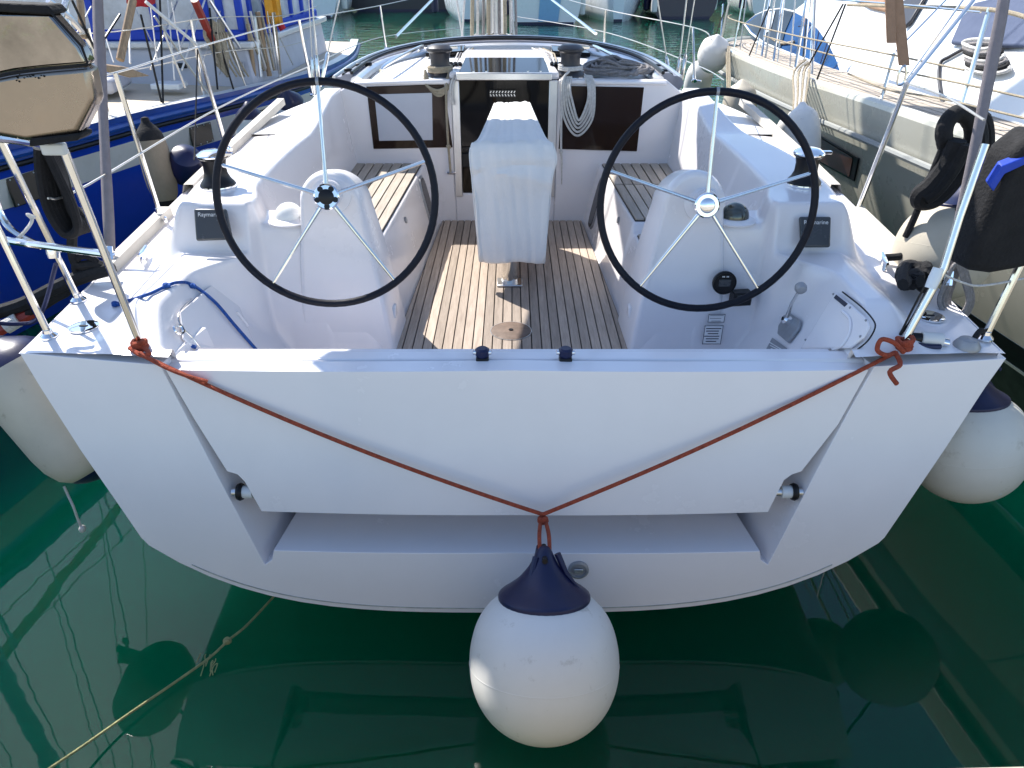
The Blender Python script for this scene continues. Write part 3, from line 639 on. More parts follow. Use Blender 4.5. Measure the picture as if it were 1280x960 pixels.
life([at(60, 248, Y=2.75), at(110, 231, X=-1.72), at(275, 134, X=-1.735), at(384, 84, X=-1.72), at(479, 46, Y=9.3), at(590, 34, Y=11)])
life([at(690, -6, Y=11), sR[2][1], sR[1][1], at(890, 50, Y=5.0)])
life([at(640, 20, Y=11), at(756, 40, Y=9.3), at(867, 80, X=1.70), at(905, 100, X=1.72)])
life([sR[0][1], at(1180, 120, Y=3.0), at(1230, 150, Y=2.6)])
for pa, pb in (((540, 0), (495, 46)), ((690, 0), (745, 42))): MB().tube([at(*pa, Y=10.2), at(*pb, Y=8.4)], .016, 8).build('bow_rail', steel, Y)
# backstays as flat webbing
for s_, pb, pt in ((-1, at(138, 314, X=-1.72), at(122, 0, X=-1.72)), (1, at(1186, 345, X=1.66), at(1255, 0, X=1.72))):
    d = (pt-pb); nrm = Vector((0, 1, 0)).cross(d).normalized(); wv = Vector((1, .05, 0)).normalized()
    mb = MB(); rows = []
    for i in range(25):
        t = i/24*3.2; p = pb+d*t+Vector((-s_*.25*max(0, t-1)**1.5, 0, 0)); hw = .021+.002*math.sin(i*1.3)
        rows.append([p-wv*hw, p-wv*hw*.3+Vector((0, -.006, 0)), p+wv*hw*.3+Vector((0, -.006, 0)), p+wv*hw])
    bs = MB().grid(rows).build('backstay', strapm, Y, solid=.008, ang=60)
    MB().tube([pb+d*.02, pb-d*.035], [.016, .02], 10).build('backstay_fitting', chrome, bs)
# ================================================================== STEERING WHEELS
def wheel(loc, tilt, yaw, label):
    t = thing('steering_wheel', label, 'steering wheel', loc, 'steering wheels of the white yacht')
    n = Vector((math.sin(yaw)*math.cos(tilt), -math.cos(yaw)*math.cos(tilt), math.sin(tilt))); r_ = Vector((math.cos(yaw), math.sin(yaw), 0)); u = n.cross(r_); u = -u if u.z < 0 else u
    o = Vector(loc)
    def P(a, rad, k=0): return o+r_*math.cos(a)*rad+u*math.sin(a)*rad+n*k
    rim = MB().tube([P(i*2*math.pi/72, .421) for i in range(72)], .0150, 12, True).build('rim', leather, t)
    MB().tube([P(R(90+d), .421) for d in (-.8, 0, .8)], .0163, 12).build('king_spoke_mark', greyp, rim)
    hub = MB().lathe([(.046, -.03), (.050, -.02), (.050, .012), (.044, .018)], 28, o, n).build('hub', chrome, t)
    MB().lathe([(.030, .012), (.030, .022), (.024, .026), (.002, .026)], 24, o, n).build('hub_cap', blackpl if loc[0] < 0 else chrome, hub)
    if loc[0] < 0:
        for k in range(5): MB().lathe([(.011, 0), (.011, .003)], 12, P(R(126+72*k), .036, .0185), n).build('hub_hole', blackpl, hub)
    for k in range(5):
        a = R(90+72*k); MB().tube([P(a, .045), P(a, .11, .0), P(a, .408)], [.0095, .0078, .0066], 10).build('spoke', steel, t)
    return t
wheel((-.7236, 2.8654, 1.5736), .254, .069, 'port steering wheel with black hub centre, in front of the window with a blind')
wheel((.774, 2.897, 1.531), .178, -.045, 'starboard steering wheel with polished hub, beside the chrome compass dome and throttle lever')

# ================================================================== COCKPIT TABLE with its white cover
T = thing('cockpit_table', 'cockpit table folded under a loose white fabric cover on a steel leg', 'table', (0, 3.9, .80))
from mathutils import noise
N = 41
secs = [(3.795, .950, .178), (3.770, .962, .186), (3.765, 1.05, .192), (3.768, 1.2, .202), (3.764, 1.30, .209), (3.75, 1.38, .213), (3.738, 1.46, .219), (3.735, 1.53, .224), (3.748, 1.575, .217), (3.775, 1.592, .205), (3.85, 1.598, .190), (4.0, 1.610, .172), (4.25, 1.628, .145), (4.5, 1.642, .122), (4.555, 1.632, .118), (4.575, 1.55, .12), (4.575, 1.2, .14), (4.56, 1.0, .14)]
secs = [tuple(p) for p in spl(secs, 4)]
rows = []; NT = len(secs)
for i, (y, z, hw) in enumerate(secs):
    row = []
    for j in range(N):
        t = j/(N-1)*2-1; top = min(1, max(0, (z-1.56)/.03)) if y > 3.76 else 0; low = min(1, max(0, (1.56-z)/.5))
        n1 = noise.noise(Vector((t*2.2, z*1.6, 3.1))); n2 = noise.noise(Vector((t*6+z*2, z*3.2, 7.7)))
        pleat = math.sin(t*5.0+n1*2.5)*.006*low+n2*.007
        crease = .012*math.exp(-((z-1.475+.03*t*t-.02*t)/.018)**2)-.010*math.exp(-((z-1.43+.04*t)/.02)**2)
        dy = (pleat+crease)*(1-top); dz = top*(.008*n2+.006*n1-.010*math.exp(-((y-3.95)/.06)**2)*(1-t*t))+(.004*math.sin(t*5+1) if i < 5 else 0)
        row.append((.945*hw*t*(1+.02*n2)*(1-.08*top)+(.012*math.exp(-((z-1.50)/.05)**2) if t > .8 else 0), y+dy, z+dz))
    rows.append(row)
mb = MB().grid(rows)
for s_ in (0, N-1):                                    # the hanging sides
    sg = -1 if s_ == 0 else 1; cols = []
    for i in range(25):
        v = i/24; k = min(range(NT), key=lambda q: abs(secs[q][0]-(3.755+.80*v))+10*(secs[q][1] < 1.565))
        e = Vector(rows[k][s_]); col = []
        for q_ in range(15):
            w = q_/14; f = noise.noise(Vector((v*5, w*2.5, 9+sg)))*.014*w
            xin = e.x+sg*f+sg*(-.03*(1-v)+.035*v)*w
            col.append((xin, e.y, e.z+(.965-e.z)*w))
        cols.append(col)
    mb.grid(cols)
cv = mb.build('cover', cloth, T, ang=42, solid=.004)
MB().tube([(rows[7][j][0], rows[7][j][1]-.001, rows[7][j][2]) for j in range(0, N, 2)], .0022, 5).build('hem', cloth, cv)
MB().tube([(rows[i][0][0], rows[i][0][1]-.003, rows[i][0][2]) for i in range(3, 32)], .0028, 5).build('seam', cloth, cv); MB().tube([(rows[i][-1][0], rows[i][-1][1]-.003, rows[i][-1][2]) for i in range(3, 32)], .0028, 5).build('seam', cloth, cv)
MB().box((.0, 4.17, 1.27), (.27, .66, .58)).build('table_leaf', wood, T, bevel=.02)
lg = MB().tube([(-.013, 3.86, .80), (-.013, 3.86, 1.1)], .045, 20).build('leg', steel, T)
MB().box((-.013, 3.84, .812), (.14, .11, .012)).build('leg_base', alu, T, bevel=.004)

# ================================================================== FENDERS
def egg(r, n=14): return None
def fender_ball(c, axis, Rr, label, group, dark=navy, body=fwhite, name='ball_fender'):
    c = Vector(c); axis = Vector(axis).normalized(); t = thing(name, label, 'fender', c-axis*Rr, group); k = Rr/.26
    pr = [(.002, -.26), (.06, -.253), (.12, -.23), (.18, -.188), (.225, -.13), (.252, -.06), (.26, .01), (.254, .08), (.235, .145), (.205, .195), (.170, .228), (.155, .24)]
    pr = [(max(.002, p.x), p.y) for p in spl([(r, z, 0) for r, z in pr], 5)]
    MB().lathe([(r*k, z*k) for r, z in pr], 64, c, axis).build('body', body, t, ang=60)
    cap = [(.158, .236), (.160, .246), (.155, .256), (.124, .278), (.094, .302), (.069, .330), (.048, .360), (.033, .390), (.023, .410), (.013, .420), (.002, .422)]
    cap = [(max(.002, p.x), p.y) for p in spl([(r, z, 0) for r, z in cap], 4)]
    cp = MB().lathe([(r*k, z*k) for r, z in cap], 40, c, axis).build('top', dark, t, ang=60)
    MB().lathe([(.2595*k, -.003), (.2612*k, 0), (.2595*k, .003)], 64, c+axis*(.012*k), axis).build('mould_seam', body, t, ang=60)
    MB().lathe([(.010, 0), (.009, .004), (.004, .005)], 14, c+Vector((.05*k, -.235*k, -.085*k)), (.18, -.9, -.35)).build('valve', oldwhite, t)
    e_ = c+axis*(.395*k); MB().lathe([(.010, -.05*k), (.010, .05*k)], 12, e_, (0, 1, -.2)).build('eye', blackpl, cp)
    for q_ in range(3):
        a_ = 2.1*q_+4.0; MB().tube([c+axis*(.40*k)+Vector((math.cos(a_)*.045, math.sin(a_)*.03, 0))*k, c+axis*(.335*k)+Vector((math.cos(a_)*.075, math.sin(a_)*.06, 0))*k, c+axis*(.285*k)+Vector((math.cos(a_)*.122, math.sin(a_)*.11, 0))*k], [.012*k, .010*k, .003*k], 8).build('rib', dark, cp)
    return t
fc_ = at(680, 831, Y=1.745); fax = Vector((0, .44, .90))
fender_ball(fc_, fax, .262, 'large white ball fender with navy top hanging off the middle of the transom', 'ball fenders hung around the white yacht')
bR = at(1208, 560, Y=2.5)
fender_ball(bR, (-.12, .22, .95), .228, 'scuffed cream ball fender hanging below the right stern corner', 'ball fenders hung around the white yacht', body=mat('cream_fender_vinyl', (.66, .625, .545), .42, var=.08, vscale=5, stain=((.28, .23, .15), 9, .58, .74, .6)))
fender_ball(at(1178, 318, Y=3.05), (.25, .3, 1), .20, 'cream ball fender with navy top behind the right stern rail', 'ball fenders hung around the white yacht', body=fbeige)
def fender_cyl(a, b, r, label, group, body=fwhite, ends=navy, name='cylinder_fender', n=28):
    a, b = Vector(a), Vector(b); ax = (b-a); L_ = ax.length; t = thing(name, label, 'fender', a, group)
    MB().lathe([(r*.66, 0), (r*.84, .03), (r*.96, .085), (r, .15), (r, L_-.12), (r*.98, L_-.05), (r*.9, L_)], n, a, ax).build('body', body, t, ang=60)
    MB().lathe([(r*.68, .004), (r*.60, -.012), (r*.40, -.035), (r*.15, -.05), (.004, -.052)], n, a, ax).build('end_cap', ends, t, ang=60)
    MB().lathe([(r*.9, 0), (r*.82, .035), (r*.6, .065), (r*.3, .095), (.02, .12), (.004, .125)], n, b, ax).build('top_cap', ends, t, ang=60)
    return t
lf = fender_cyl((-1.685, 2.42, .60), (-1.93, 2.50, 1.03), .165, 'beige cylinder fender with navy ends hanging at the left stern corner', None, fbeige, navy)
MB().tube(spl([at(80, 608, Y=2.37), at(86, 621, Y=2.36), at(92, 634, Y=2.34), at(97, 648, Y=2.34), at(102, 660, Y=2.34)], 5), .005, 6).build('tail_line', wrope, lf)
MB().lathe([(.004, -.02), (.012, -.01), (.014, 0), (.011, .012), (.003, .02)], 12, at(103, 661, Y=2.34), (.3, 0, 1)).build('tail_knot', wrope, lf)
rope('fender_line', [(-1.99, 2.52, 1.20), at(22, 405, Y=2.6), at(50, 395, Y=2.6), at(70, 330, Y=2.5)], .008, navycl, 'thin dark line holding the beige fender at the left stern corner', 'rope')
rope('fender_line', [bR+Vector((.03, .02, .36)), at(1236, 440, Y=2.45), Vector((1.712, 2.39, 1.22))], .007, navycl, 'thin dark line holding the fender below the right stern corner', 'rope')

# ================================================================== ORANGE BRIDLE and other ropes
kn = Vector((.112, 2.075, .64)); lk = Vector((-1.275, 2.25, 1.20)); rk = Vector((1.33, 2.27, 1.20))
tb = thing('bridle_rope', 'orange rope in a V across the transom, holding the big ball fender', 'rope', (kn.x, kn.y, kn.z))
def sag(a, b, s_, n=14): return [a.lerp(b, i/n)+Vector((0, -.02*math.sin(math.pi*i/n), -s_*4*(i/n)*(1-i/n))) for i in range(n+1)]
MB().tube(sag(lk, kn, .02), .0074, 8).build('left_strand', orope, tb); MB().tube(sag(kn, rk, .008), .0074, 8).build('right_strand', orope, tb)
MB().tube(sag(lk+Vector((0, -.01, .015)), lk.lerp(kn, .16)+Vector((0, -.01, .006)), .0), .007, 8).build('doubled_end', orope, tb)
def knot(c, s_, seed, ax=(0, 0, 1), n=4):
    rnd = random.Random(seed); pts = []
    for i in range(n*5):
        a_ = i*2*math.pi/5*1.07; pts.append(Vector(c)+Vector((math.cos(a_)*s_*(.8+.3*rnd.random()), math.sin(a_)*s_*.8, (i/(n*5)-.5)*s_*1.6+rnd.uniform(-.2, .2)*s_)))
    return spl(pts, 4)
for c_, sd_, s_ in ((Vector((-1.302, 2.30, 1.215)), 1, .024), (Vector((1.372, 2.305, 1.215)), 2, .027)):
    MB().tube(knot(c_, s_, sd_), .0085, 7).build('hitch', orope, tb)
MB().tube(spl([Vector((-1.33, 2.285, 1.21)), Vector((-1.30, 2.262, 1.205)), lk, lk+Vector((.03, -.01, .01)), lk+Vector((.0, .03, .012)), Vector((-1.30, 2.29, 1.22))], 5), .0085, 7).build('hitch', orope, tb)
MB().tube(spl([rk, rk+Vector((-.04, -.02, .0)), rk+Vector((-.07, -.01, .015)), rk+Vector((-.055, .01, .045)), rk+Vector((-.01, .005, .035)), rk+Vector((.03, .0, .0))], 6), .0085, 7).build('bight', orope, tb)
MB().tube(spl([rk, rk+Vector((.0, -.05, -.02)), at(1112, 465, Y=2.19), at(1121, 480, Y=2.18)], 5), .0085, 7).build('rope_tail', orope, tb)
MB().tube(knot(kn+Vector((0, -.012, -.015)), .013, 5, n=3), .0085, 7).build('centre_knot', orope, tb)
fe = fc_+fax.normalized()*.40
for dx in (-.016, .018): MB().tube(spl([kn+Vector((dx*.5, -.012, -.02)), kn.lerp(fe, .5)+Vector((dx, -.01, 0)), fe+Vector((dx*.9, -.012, .0)), fe+Vector((dx*.4, -.03, -.03))], 5), .0075, 7).build('hanging_strand', orope, tb)
def ondeck(px, py, up=.008):
    z = 1.25
    for _ in range(12):
        p = at(px, py, z=z); z = .5*z+.5*(ckz(p.x, p.y)+up)
    return at(px, py, z=z)
# blue line on the port quarter
rope('blue_line', [ondeck(140, 381), ondeck(160, 376), ondeck(176, 371), ondeck(190, 366), ondeck(207, 358), ondeck(222, 353), ondeck(240, 356), onwall(262, 380, -1, .024), onwall(288, 410, -1, .024), onwall(316, 440, -1, .02), onwall(326, 452, -1, .02)], .0065, brope, 'blue line draped from the port quarter over the coaming into the cockpit', 'rope')
for (px, py), lb in (((208, 357), 'middle blue knot in the line on the port quarter'), ((240, 357), 'blue knot where the line drops into the cockpit'), ((144, 380), 'blue knot at the outer end of the port line')):
    p = ondeck(px, py, .01); props(MB().tube(knot(p, .009, px, n=2), .007, 6).build('rope_knot', brope, origin=p), lb, 'knot')
rope('blue_line', [at(219, 412, Y=2.50), at(213, 420, Y=2.45), at(222, 425, Y=2.44), at(232, 431, Y=2.43), at(245, 434, Y=2.43)], .008, brope, 'short blue rope end beside the chrome padeye at the left of the cockpit', 'rope')
MB().tube(spl([onwall(*p, -1, .02) for p in [(212, 413), (218, 420), (224, 418), (220, 410)]], 4, True), .006, 6, True).build('padeye', chrome, Y)
MB().tube(spl([onwall(*p, -1, .015) for p in [(236, 376), (222, 390), (219, 402), (226, 414), (236, 424), (246, 436)]], 5), .0028, 6).build('grab_wire', steel, Y)
# coiled white sheet on the right roof winch, hanging over the window
wc = Vector((.375, 5.12, 1.69)); pts = []
co = thing('rope_coil', 'white rope coil hanging from the right roof winch over the dark window', 'rope coil', (wc.x, 4.96, 1.4), 'coiled sheets on the coachroof')
for k in range(5):
    x0, x1, zb = .325+.012*k, .52-.010*k, 1.40+.025*k
    MB().tube(spl([(x0, 5.0, 1.72), (x0-.01, 4.965-.006*k, 1.66), (x0+.01, 4.965-.006*k, zb+.08), ((x0+x1)/2, 4.96-.006*k, zb-.03), (x1-.005, 4.965-.006*k, zb+.07), (x1, 4.965-.006*k, 1.66), (x1-.02, 5.02, 1.725)], 7), .0075, 7).build('loop', wrope, co)
MB().tube(spl([(.36, 5.02, 1.75), (.32, 4.975, 1.70), (.317, 4.965, 1.5), (.322, 4.968, 1.28), (.33, 4.97, 1.20), (.335, 4.975, 1.05)], 6), [.0075]*26+[.004]*5, 7).build('tail', wrope, co)
MB().tube(knot((.322, 4.96, 1.265), .008, 3, n=2), .006, 6).build('stopper_knot', wrope, co)
MB().tube([wc+Vector((math.cos(a_)*.074, math.sin(a_)*.074, .055+.012*a_/6.28)) for a_ in [i*.35 for i in range(48)]], .0075, 7).build('winch_turns', wrope, co)
wc2 = Vector((-.462, 5.12, 1.69))
c2 = thing('rope_coil', 'tan-white rope looped around the left roof winch with a tail down the bulkhead', 'rope coil', (wc2.x, 5.0, 1.5), 'coiled sheets on the coachroof')
MB().tube([wc2+Vector((math.cos(a_)*.075, math.sin(a_)*.075, .045+.011*a_/6.28)) for a_ in [i*.35 for i in range(56)]], .0085, 7).build('winch_turns', trope, c2)
for k in range(3): MB().tube(spl([wc2+Vector((-.09, -.06, .06)), wc2+Vector((-.085+.02*k, -.125, -.01-.02*k)), wc2+Vector((-.01+.01*k, -.15, -.045-.015*k)), wc2+Vector((.075, -.125, -.01)), wc2+Vector((.085, -.04, .05))], 6), .009, 7).build('loop', trope, c2)
MB().tube(spl([wc2+Vector((.06, -.05, .05)), (-.415, 4.975, 1.66), (-.42, 4.972, 1.48), (-.418, 4.97, 1.32), (-.413, 4.972, 1.20), (-.41, 4.975, 1.13)], 6), .008, 7).build('tail', trope, c2)
MB().tube(knot((-.416, 4.965, 1.30), .011, 6, n=2), .007, 6).build('stopper_knot', trope, c2)
MB().box((-.408, 4.985, 1.125), (.06, .025, .02)).build('bulkhead_cleat', chrome, Y, bevel=.004)
for k in range(2): MB().tube(spl([(-.385+.02*k, 5.25, 1.74), (-.36+.02*k, 5.05, 1.735), (-.385+.015*k, 4.965, 1.68), (-.388+.01*k, 4.96, 1.60), (-.375+.01*k, 4.965, 1.56)], 6), .007, 6).build('loop', wrope, c2)
# heap of grey rope on the right of the roof
rnd = random.Random(4); pts = []
hc = Vector((.70, 5.35, 1.70))
for i in range(150):
    a_ = i*1.13+rnd.uniform(-.4, .4); rr0 = rnd.uniform(.35, 1); pts.append(hc+Vector((math.cos(a_)*.25*rr0, math.sin(a_)*.22*rr0, .01+rnd.uniform(0, .10)*(1.2-rr0))))
rope('rope_heap', pts, .0095, grope, 'tangled heap of grey rope lying on the right of the coachroof', 'rope', k=4, n=6)
# silvery stretched line tied under the rail clamp (starboard) and its hank
hk = thing('rope_hank', 'grey rope hank hanging at the right stern rail beside the gold-lit tube', 'rope coil', at(1190, 390, Y=2.62))
for k in range(4):
    cx_, cy_ = 1192+3*k, 352; P = [at(cx_+dx*(1-.06*k), cy_+dy, Y=2.62+.02*k) for dx, dy in ((0, -20), (-12, 5), (-18, 25), (-8, 42), (8, 42), (18, 24), (14, 4), (6, -18))]
    MB().tube(spl(P, 5, True), .0085, 7, True).build('loop', grope, hk)
props(MB().lathe([(.018, -.035), (.02, 0), (.018, .035)], 14, at(1168, 348, Y=2.35), (at(1180, 320, Y=2.37)-at(1168, 348, Y=2.35))).build('tape_wrap', palehull, origin=at(1168, 348, Y=2.35)), 'pale blue tape wrapped round the right stern rail tube', 'tape')
rope('thin_line', [at(1170, 338, Y=2.35), at(1200, 352, Y=2.37), at(1230, 357, Y=2.4), at(1300, 344, Y=2.43)], .004, wrope, 'thin white line slung between the two right stern rail tubes', 'rope')
for k in range(2): rope('cable', [at(1166-3*k, 345, Y=2.37), at(1150-6*k, 380, Y=2.36), at(1132-3*k, 410, Y=2.35), at(1112+3*k, 436, Y=2.34)], .004, blackrub, ('inner' if k else 'outer')+' thin black cable running down beside the right stern rail tube', 'cable')
# black rope coils
kc = thing('black_rope_coil', 'thick black rope coil with an eye hanging at the right rail', 'rope coil', at(1190, 250, Y=3.0))
def bl(pp, r_, Yv=3.0, n=10): MB().tube(spl([at(x, y, Y=Yv+.01*i) for i, (x, y) in enumerate(pp)], 6), r_, n).build('loop', blackcl, kc)
MB().tube(spl([at(x, y, Y=3.0+.01*i) for i, (x, y) in enumerate([(1180, 172), (1184, 152), (1198, 141), (1212, 150), (1216, 170), (1206, 190), (1190, 196)])], 7, True), .032, 12, True).build('loop', blackcl, kc)
bl([(1200, 142), (1218, 150), (1224, 180), (1216, 215), (1206, 222)], .035, 3.05)
bl([(1206, 150), (1228, 150), (1232, 190), (1222, 222)], .034, 3.1)
bl([(1196, 175), (1184, 205), (1163, 232), (1150, 243), (1152, 252), (1172, 247), (1194, 222), (1208, 190)], .036, 2.97)
bl([(1206, 180), (1190, 212), (1170, 238), (1156, 248)], .03, 2.95)
bl([(1180, 180), (1166, 215), (1152, 250), (1143, 272), (1132, 296)], .014, 3.0)
bl([(1222, 200), (1210, 240), (1190, 278), (1160, 308), (1128, 320), (1104, 322)], .016, 2.98)
dk_ = thing('black_rope_pile', 'black rope bundled on the right side deck next to the stern rail', 'rope', at(1140, 345, z=1.24))
rnd = random.Random(9)
for k in range(7):
    pts = [at(1122+rnd.uniform(0, 40), 332+rnd.uniform(0, 26), z=1.26+rnd.uniform(0, .06)) for _ in range(7)]; MB().tube(spl(pts, 5), .02, 8).build('turn', blackcl, dk_)
kl = thing('black_rope_coil', 'long black rope hank hanging under the steel barbecue at the left rail', 'rope coil', at(90, 280, Y=2.75))
for k in range(7):
    o_ = k*5
    P = [(48+o_*.9, 186), (50+o_, 220), (60+o_*1.1, 262), (80+o_*.9, 292-k), (96+o_*.4, 288-2*k), (92-o_*.2, 262), (74+o_*.2, 222), (58+o_*.5, 188)]
    MB().tube(spl([at(x, y, Y=2.78+.014*k) for x, y in P], 6), .017, 8).build('loop', blackcl, kl)
pl_ = thing('mooring_lines', 'black mooring ropes bunched along the left quarter', 'rope', at(60, 370, Y=2.95))
for P, r_ in (([(-10, 392), (30, 380), (70, 360), (105, 345), (140, 335)], .03), ([(-10, 412), (20, 400), (60, 376), (96, 352)], .018), ([(100, 262), (90, 300), (96, 330), (120, 330), (136, 338)], .02), ([(56, 372), (66, 360), (82, 356), (84, 366), (70, 374), (48, 388)], .014), ([(128, 336), (114, 322), (98, 322), (94, 338), (110, 346)], .014)):
    MB().tube(spl([at(x, y, Y=2.86) for x, y in P], 6), r_, 8).build('turn', blackcl, pl_)
rb = MB().tube([at(-12, 418, Y=2.8), at(44, 388, Y=2.88)], .028, 8).build('red_boathook', redp, origin=at(0, 410, Y=2.8)); props(rb, 'worn red pole whipped with white twine at the left edge', 'pole')
for k in range(3): MB().lathe([(.031, -.012), (.031, .012)], 10, at(10+k*5, 407-k*3, Y=2.815+.01*k), at(44, 388, Y=2.88)-at(-12, 418, Y=2.8)).build('whipping', wrope, rb)
rope('white_cord', [at(20, 300, Y=2.5), at(32, 288, Y=2.5), at(40, 275, Y=2.52), at(34, 268, Y=2.52), at(44, 272, Y=2.52)], .006, wrope, 'short white cord knotted on the left stern rail', 'rope')
# weedy mooring line in the water
P = [at(352, 735, z=.02), at(310, 780, z=.018), at(286, 800, z=.02), at(262, 822, z=.018), at(220, 852, z=.02), at(160, 893, z=.03), at(100, 935, z=.06), at(40, 975, z=.12)]
ml = thing('weedy_mooring_line', 'yellowish weedy mooring line slanting across the water at lower left', 'rope', P[3])
MB().tube(spl(P, 6), .0052, 6).build('line', yrope, ml); MB().tube(knot(at(284, 801, z=.02), .012, 8, n=2), .007, 6).build('knot', yrope, ml)
rnd = random.Random(2)
for k in range(9):
    b0 = at(262+rnd.uniform(-12, 10), 822+rnd.uniform(-6, 8), z=.02); MB().tube(spl([b0, b0+Vector((rnd.uniform(-.008, .012), -.015, .002)), b0+Vector((rnd.uniform(-.012, .018), -.03-rnd.uniform(0, .03), -.004))], 4), .0022, 5).build('weed_strand', yrope, ml)

# ================================================================== BAG at the left rail, black pad at the right
bag = thing('rail_barbecue', 'octagonal polished steel barbecue box with black trim on the left stern rail', 'barbecue', at(60, 150, Y=2.28))
OC = [(-24, 10), (62, 13), (100, 58), (108, 76), (119, 126), (98, 172), (34, 182), (-34, 170)]
YB = 2.22
def bagpt(p, y=YB): return at(p[0], p[1], Y=y)
lowp = [(-34, 100), (20, 90), (60, 86), (110, 82), (119, 126), (98, 168), (34, 178), (-34, 166)]
upp = [(-30, 14), (62, 15), (99, 58), (108, 76), (110, 82), (60, 86), (20, 90), (-34, 100)]
bd = MB().prism([bagpt(p) for p in lowp], (0, .07, 0)).build('barbecue_body', bagc, bag, bevel=.018, seg=3)
MB().prism([bagpt(p, YB+.006) for p in upp], (0, .055, 0)).build('lid', clearv, bag, bevel=.012, seg=3)
MB().prism([bagpt(p, YB-.006) for p in [(-30, 2), (58, 6), (66, 15), (62, 19), (-30, 13)]], (0, .08, 0)).build('top_trim', blackcl, bag, bevel=.005)
MB().prism([bagpt(p, YB-.006) for p in [(36, 174), (98, 167), (100, 172), (96, 176), (36, 184)]], (0, .08, 0)).build('bottom_trim', blackcl, bag, bevel=.005)
MB().tube([bagpt(p, YB-.003) for p in [(62, 14), (82, 36), (102, 58), (109, 78)]], .0035, 5).build('piping', blackcl, bag)
MB().tube(spl([bagpt(p, YB-.004) for p in [(-34, 104), (10, 93), (60, 86), (100, 82), (110, 80)]], 4), .004, 5).build('seam', blackcl, bag)
rnd = random.Random(21)
for k in range(16): MB().lathe([(.001, -.002), (.0028*rnd.uniform(.5, 1.2), 0), (.001, .002)], 7, bagpt((20+rnd.random()**1.5*42, 94+rnd.uniform(-1, 9)*rnd.random()), YB-.001), (0, -1, 0)).build('soot_speck', blackcl, bag)
MB().box(at(68, 186, Y=2.28), (.07, .03, .035)).build('rail_clip', oldwhite, bag, bevel=.006)
MB().tube([at(-10, 168, Y=2.36), at(52, 182, Y=2.32), at(64, 190, Y=2.3)], .012, 8).build('barbecue_bracket', steel, bag)
pad = thing('black_pad', 'large black padded cover leaning on the right stern rail', 'cover', at(1250, 330, Y=2.42))
PP = [(1208, 340), (1222, 300), (1258, 215), (1270, 190), (1310, 160), (1330, 300), (1290, 336), (1240, 344)]
MB().prism([at(x, y, Y=2.40) for x, y in PP], (-.02, .13, 0)).build('pad_body', blackcl, pad, bevel=.03, seg=3)
MB().prism([at(x, y, Y=2.395) for x, y in [(1236, 232), (1252, 208), (1286, 195), (1286, 204), (1256, 218), (1242, 240)]], (0, .03, .01)).build('blue_strap', bluecan, pad, bevel=.004)
MB().prism([at(x, y, Y=2.50) for x, y in [(1206, 336), (1240, 240), (1250, 225), (1262, 222), (1226, 300)]], (0, .04, 0)).build('pad_edge', fbeige, pad, bevel=.01)
MB().tube(spl([at(x, y, Y=2.49) for x, y in [(1236, 250), (1226, 235), (1244, 225), (1250, 232)]], 4), .006, 6).build('tie_cord', blackcl, pad)
nv = MB().prism([at(x, y, Y=2.75) for x, y in [(1232, 232), (1244, 262), (1222, 275), (1212, 272), (1226, 250)]], (0, .05, 0)).build('navy_rag', navycl, origin=at(1228, 260, Y=2.75), bevel=.012); props(nv, 'navy cloth tied to the right backstay behind the black cover', 'cloth')
for k, pb in enumerate(((1115, 54), (1131, 82))):
    pt = (1112+k*6, -40); A = at(*pb, Y=3.15); B = at(*pt, Y=3.2); wv = Vector((.018+.003*k, 0, 0))
    props(MB().prism([A-wv, A+wv, B+wv*1.1, B-wv*1.1], (0, .012, 0)).build('tan_strap', strapt, origin=A, bevel=.003), ('longer tan strap clipped to the carabiner above the right side deck', 'shorter tan strap hanging free beside the one with the carabiner')[1-k], 'strap')
A = at(1128, 92, Y=3.13); props(MB().tube(spl([A+Vector((0, 0, .03)), A+Vector((.014, 0, 0)), A+Vector((.012, 0, -.035)), A+Vector((-.008, 0, -.04)), A+Vector((-.014, 0, 0))], 5, True), .0045, 6, True).build('carabiner', steel, origin=A), 'steel carabiner at the end of the tan strap', 'carabiner')
for k, (pa, pb) in enumerate((((1134, 104), (1225, -10)), ((1120, 64), (1196, -14)), ((1132, 100), (1212, -12)))): MB().tube([at(*pa, Y=3.24+.04*k), at(*pb, Y=3.5)], (.009, .004, .006)[k], 6).build('topping_wire', steel, Y)
# black cord down from the second port stanchion
rope('thin_black_line', [at(247, 62, X=-1.76), at(245, 130, X=-1.77), at(243, 200, X=-1.73)], .0045, blackrub, 'thin black cord hanging from the second left stanchion', 'rope', k=0)
# unseen sheet added above the frame, outlined to cast the aft cockpit shade
def under_sun(x, y, z, h=3.10): k = (h-z)/math.tan(SUN_EL); return (x+k*math.sin(SUN_AZ), y+k*math.cos(SUN_AZ))
AW = [under_sun(*p) for p in [(.05, 1.0, .0), (-.02, 1.5, .15), (-.08, 1.6, .38), (-.73, 2.3, 1.19), (.02, 3.03, .8), (.06, 3.75, .9), (0, 4.15, 1.62), (.72, 3.82, 1.18), (1.05, 4.5, 1.5), (1.45, 4.6, 1.45), (1.42, 3.3, 1.5), (1.5, 2.95, 1.23), (1.7, 2.6, 1.21), (2.0, 2.1, 1.0)]]
aw = MB().prism([(x, y, 3.10) for x, y in AW], (0, 0, .012)).build('added_shade_caster', castm, origin=(-1, 4, 3.1)); props(aw, 'unseen grey sheet added above the cockpit to shade its right side', 'shade caster')

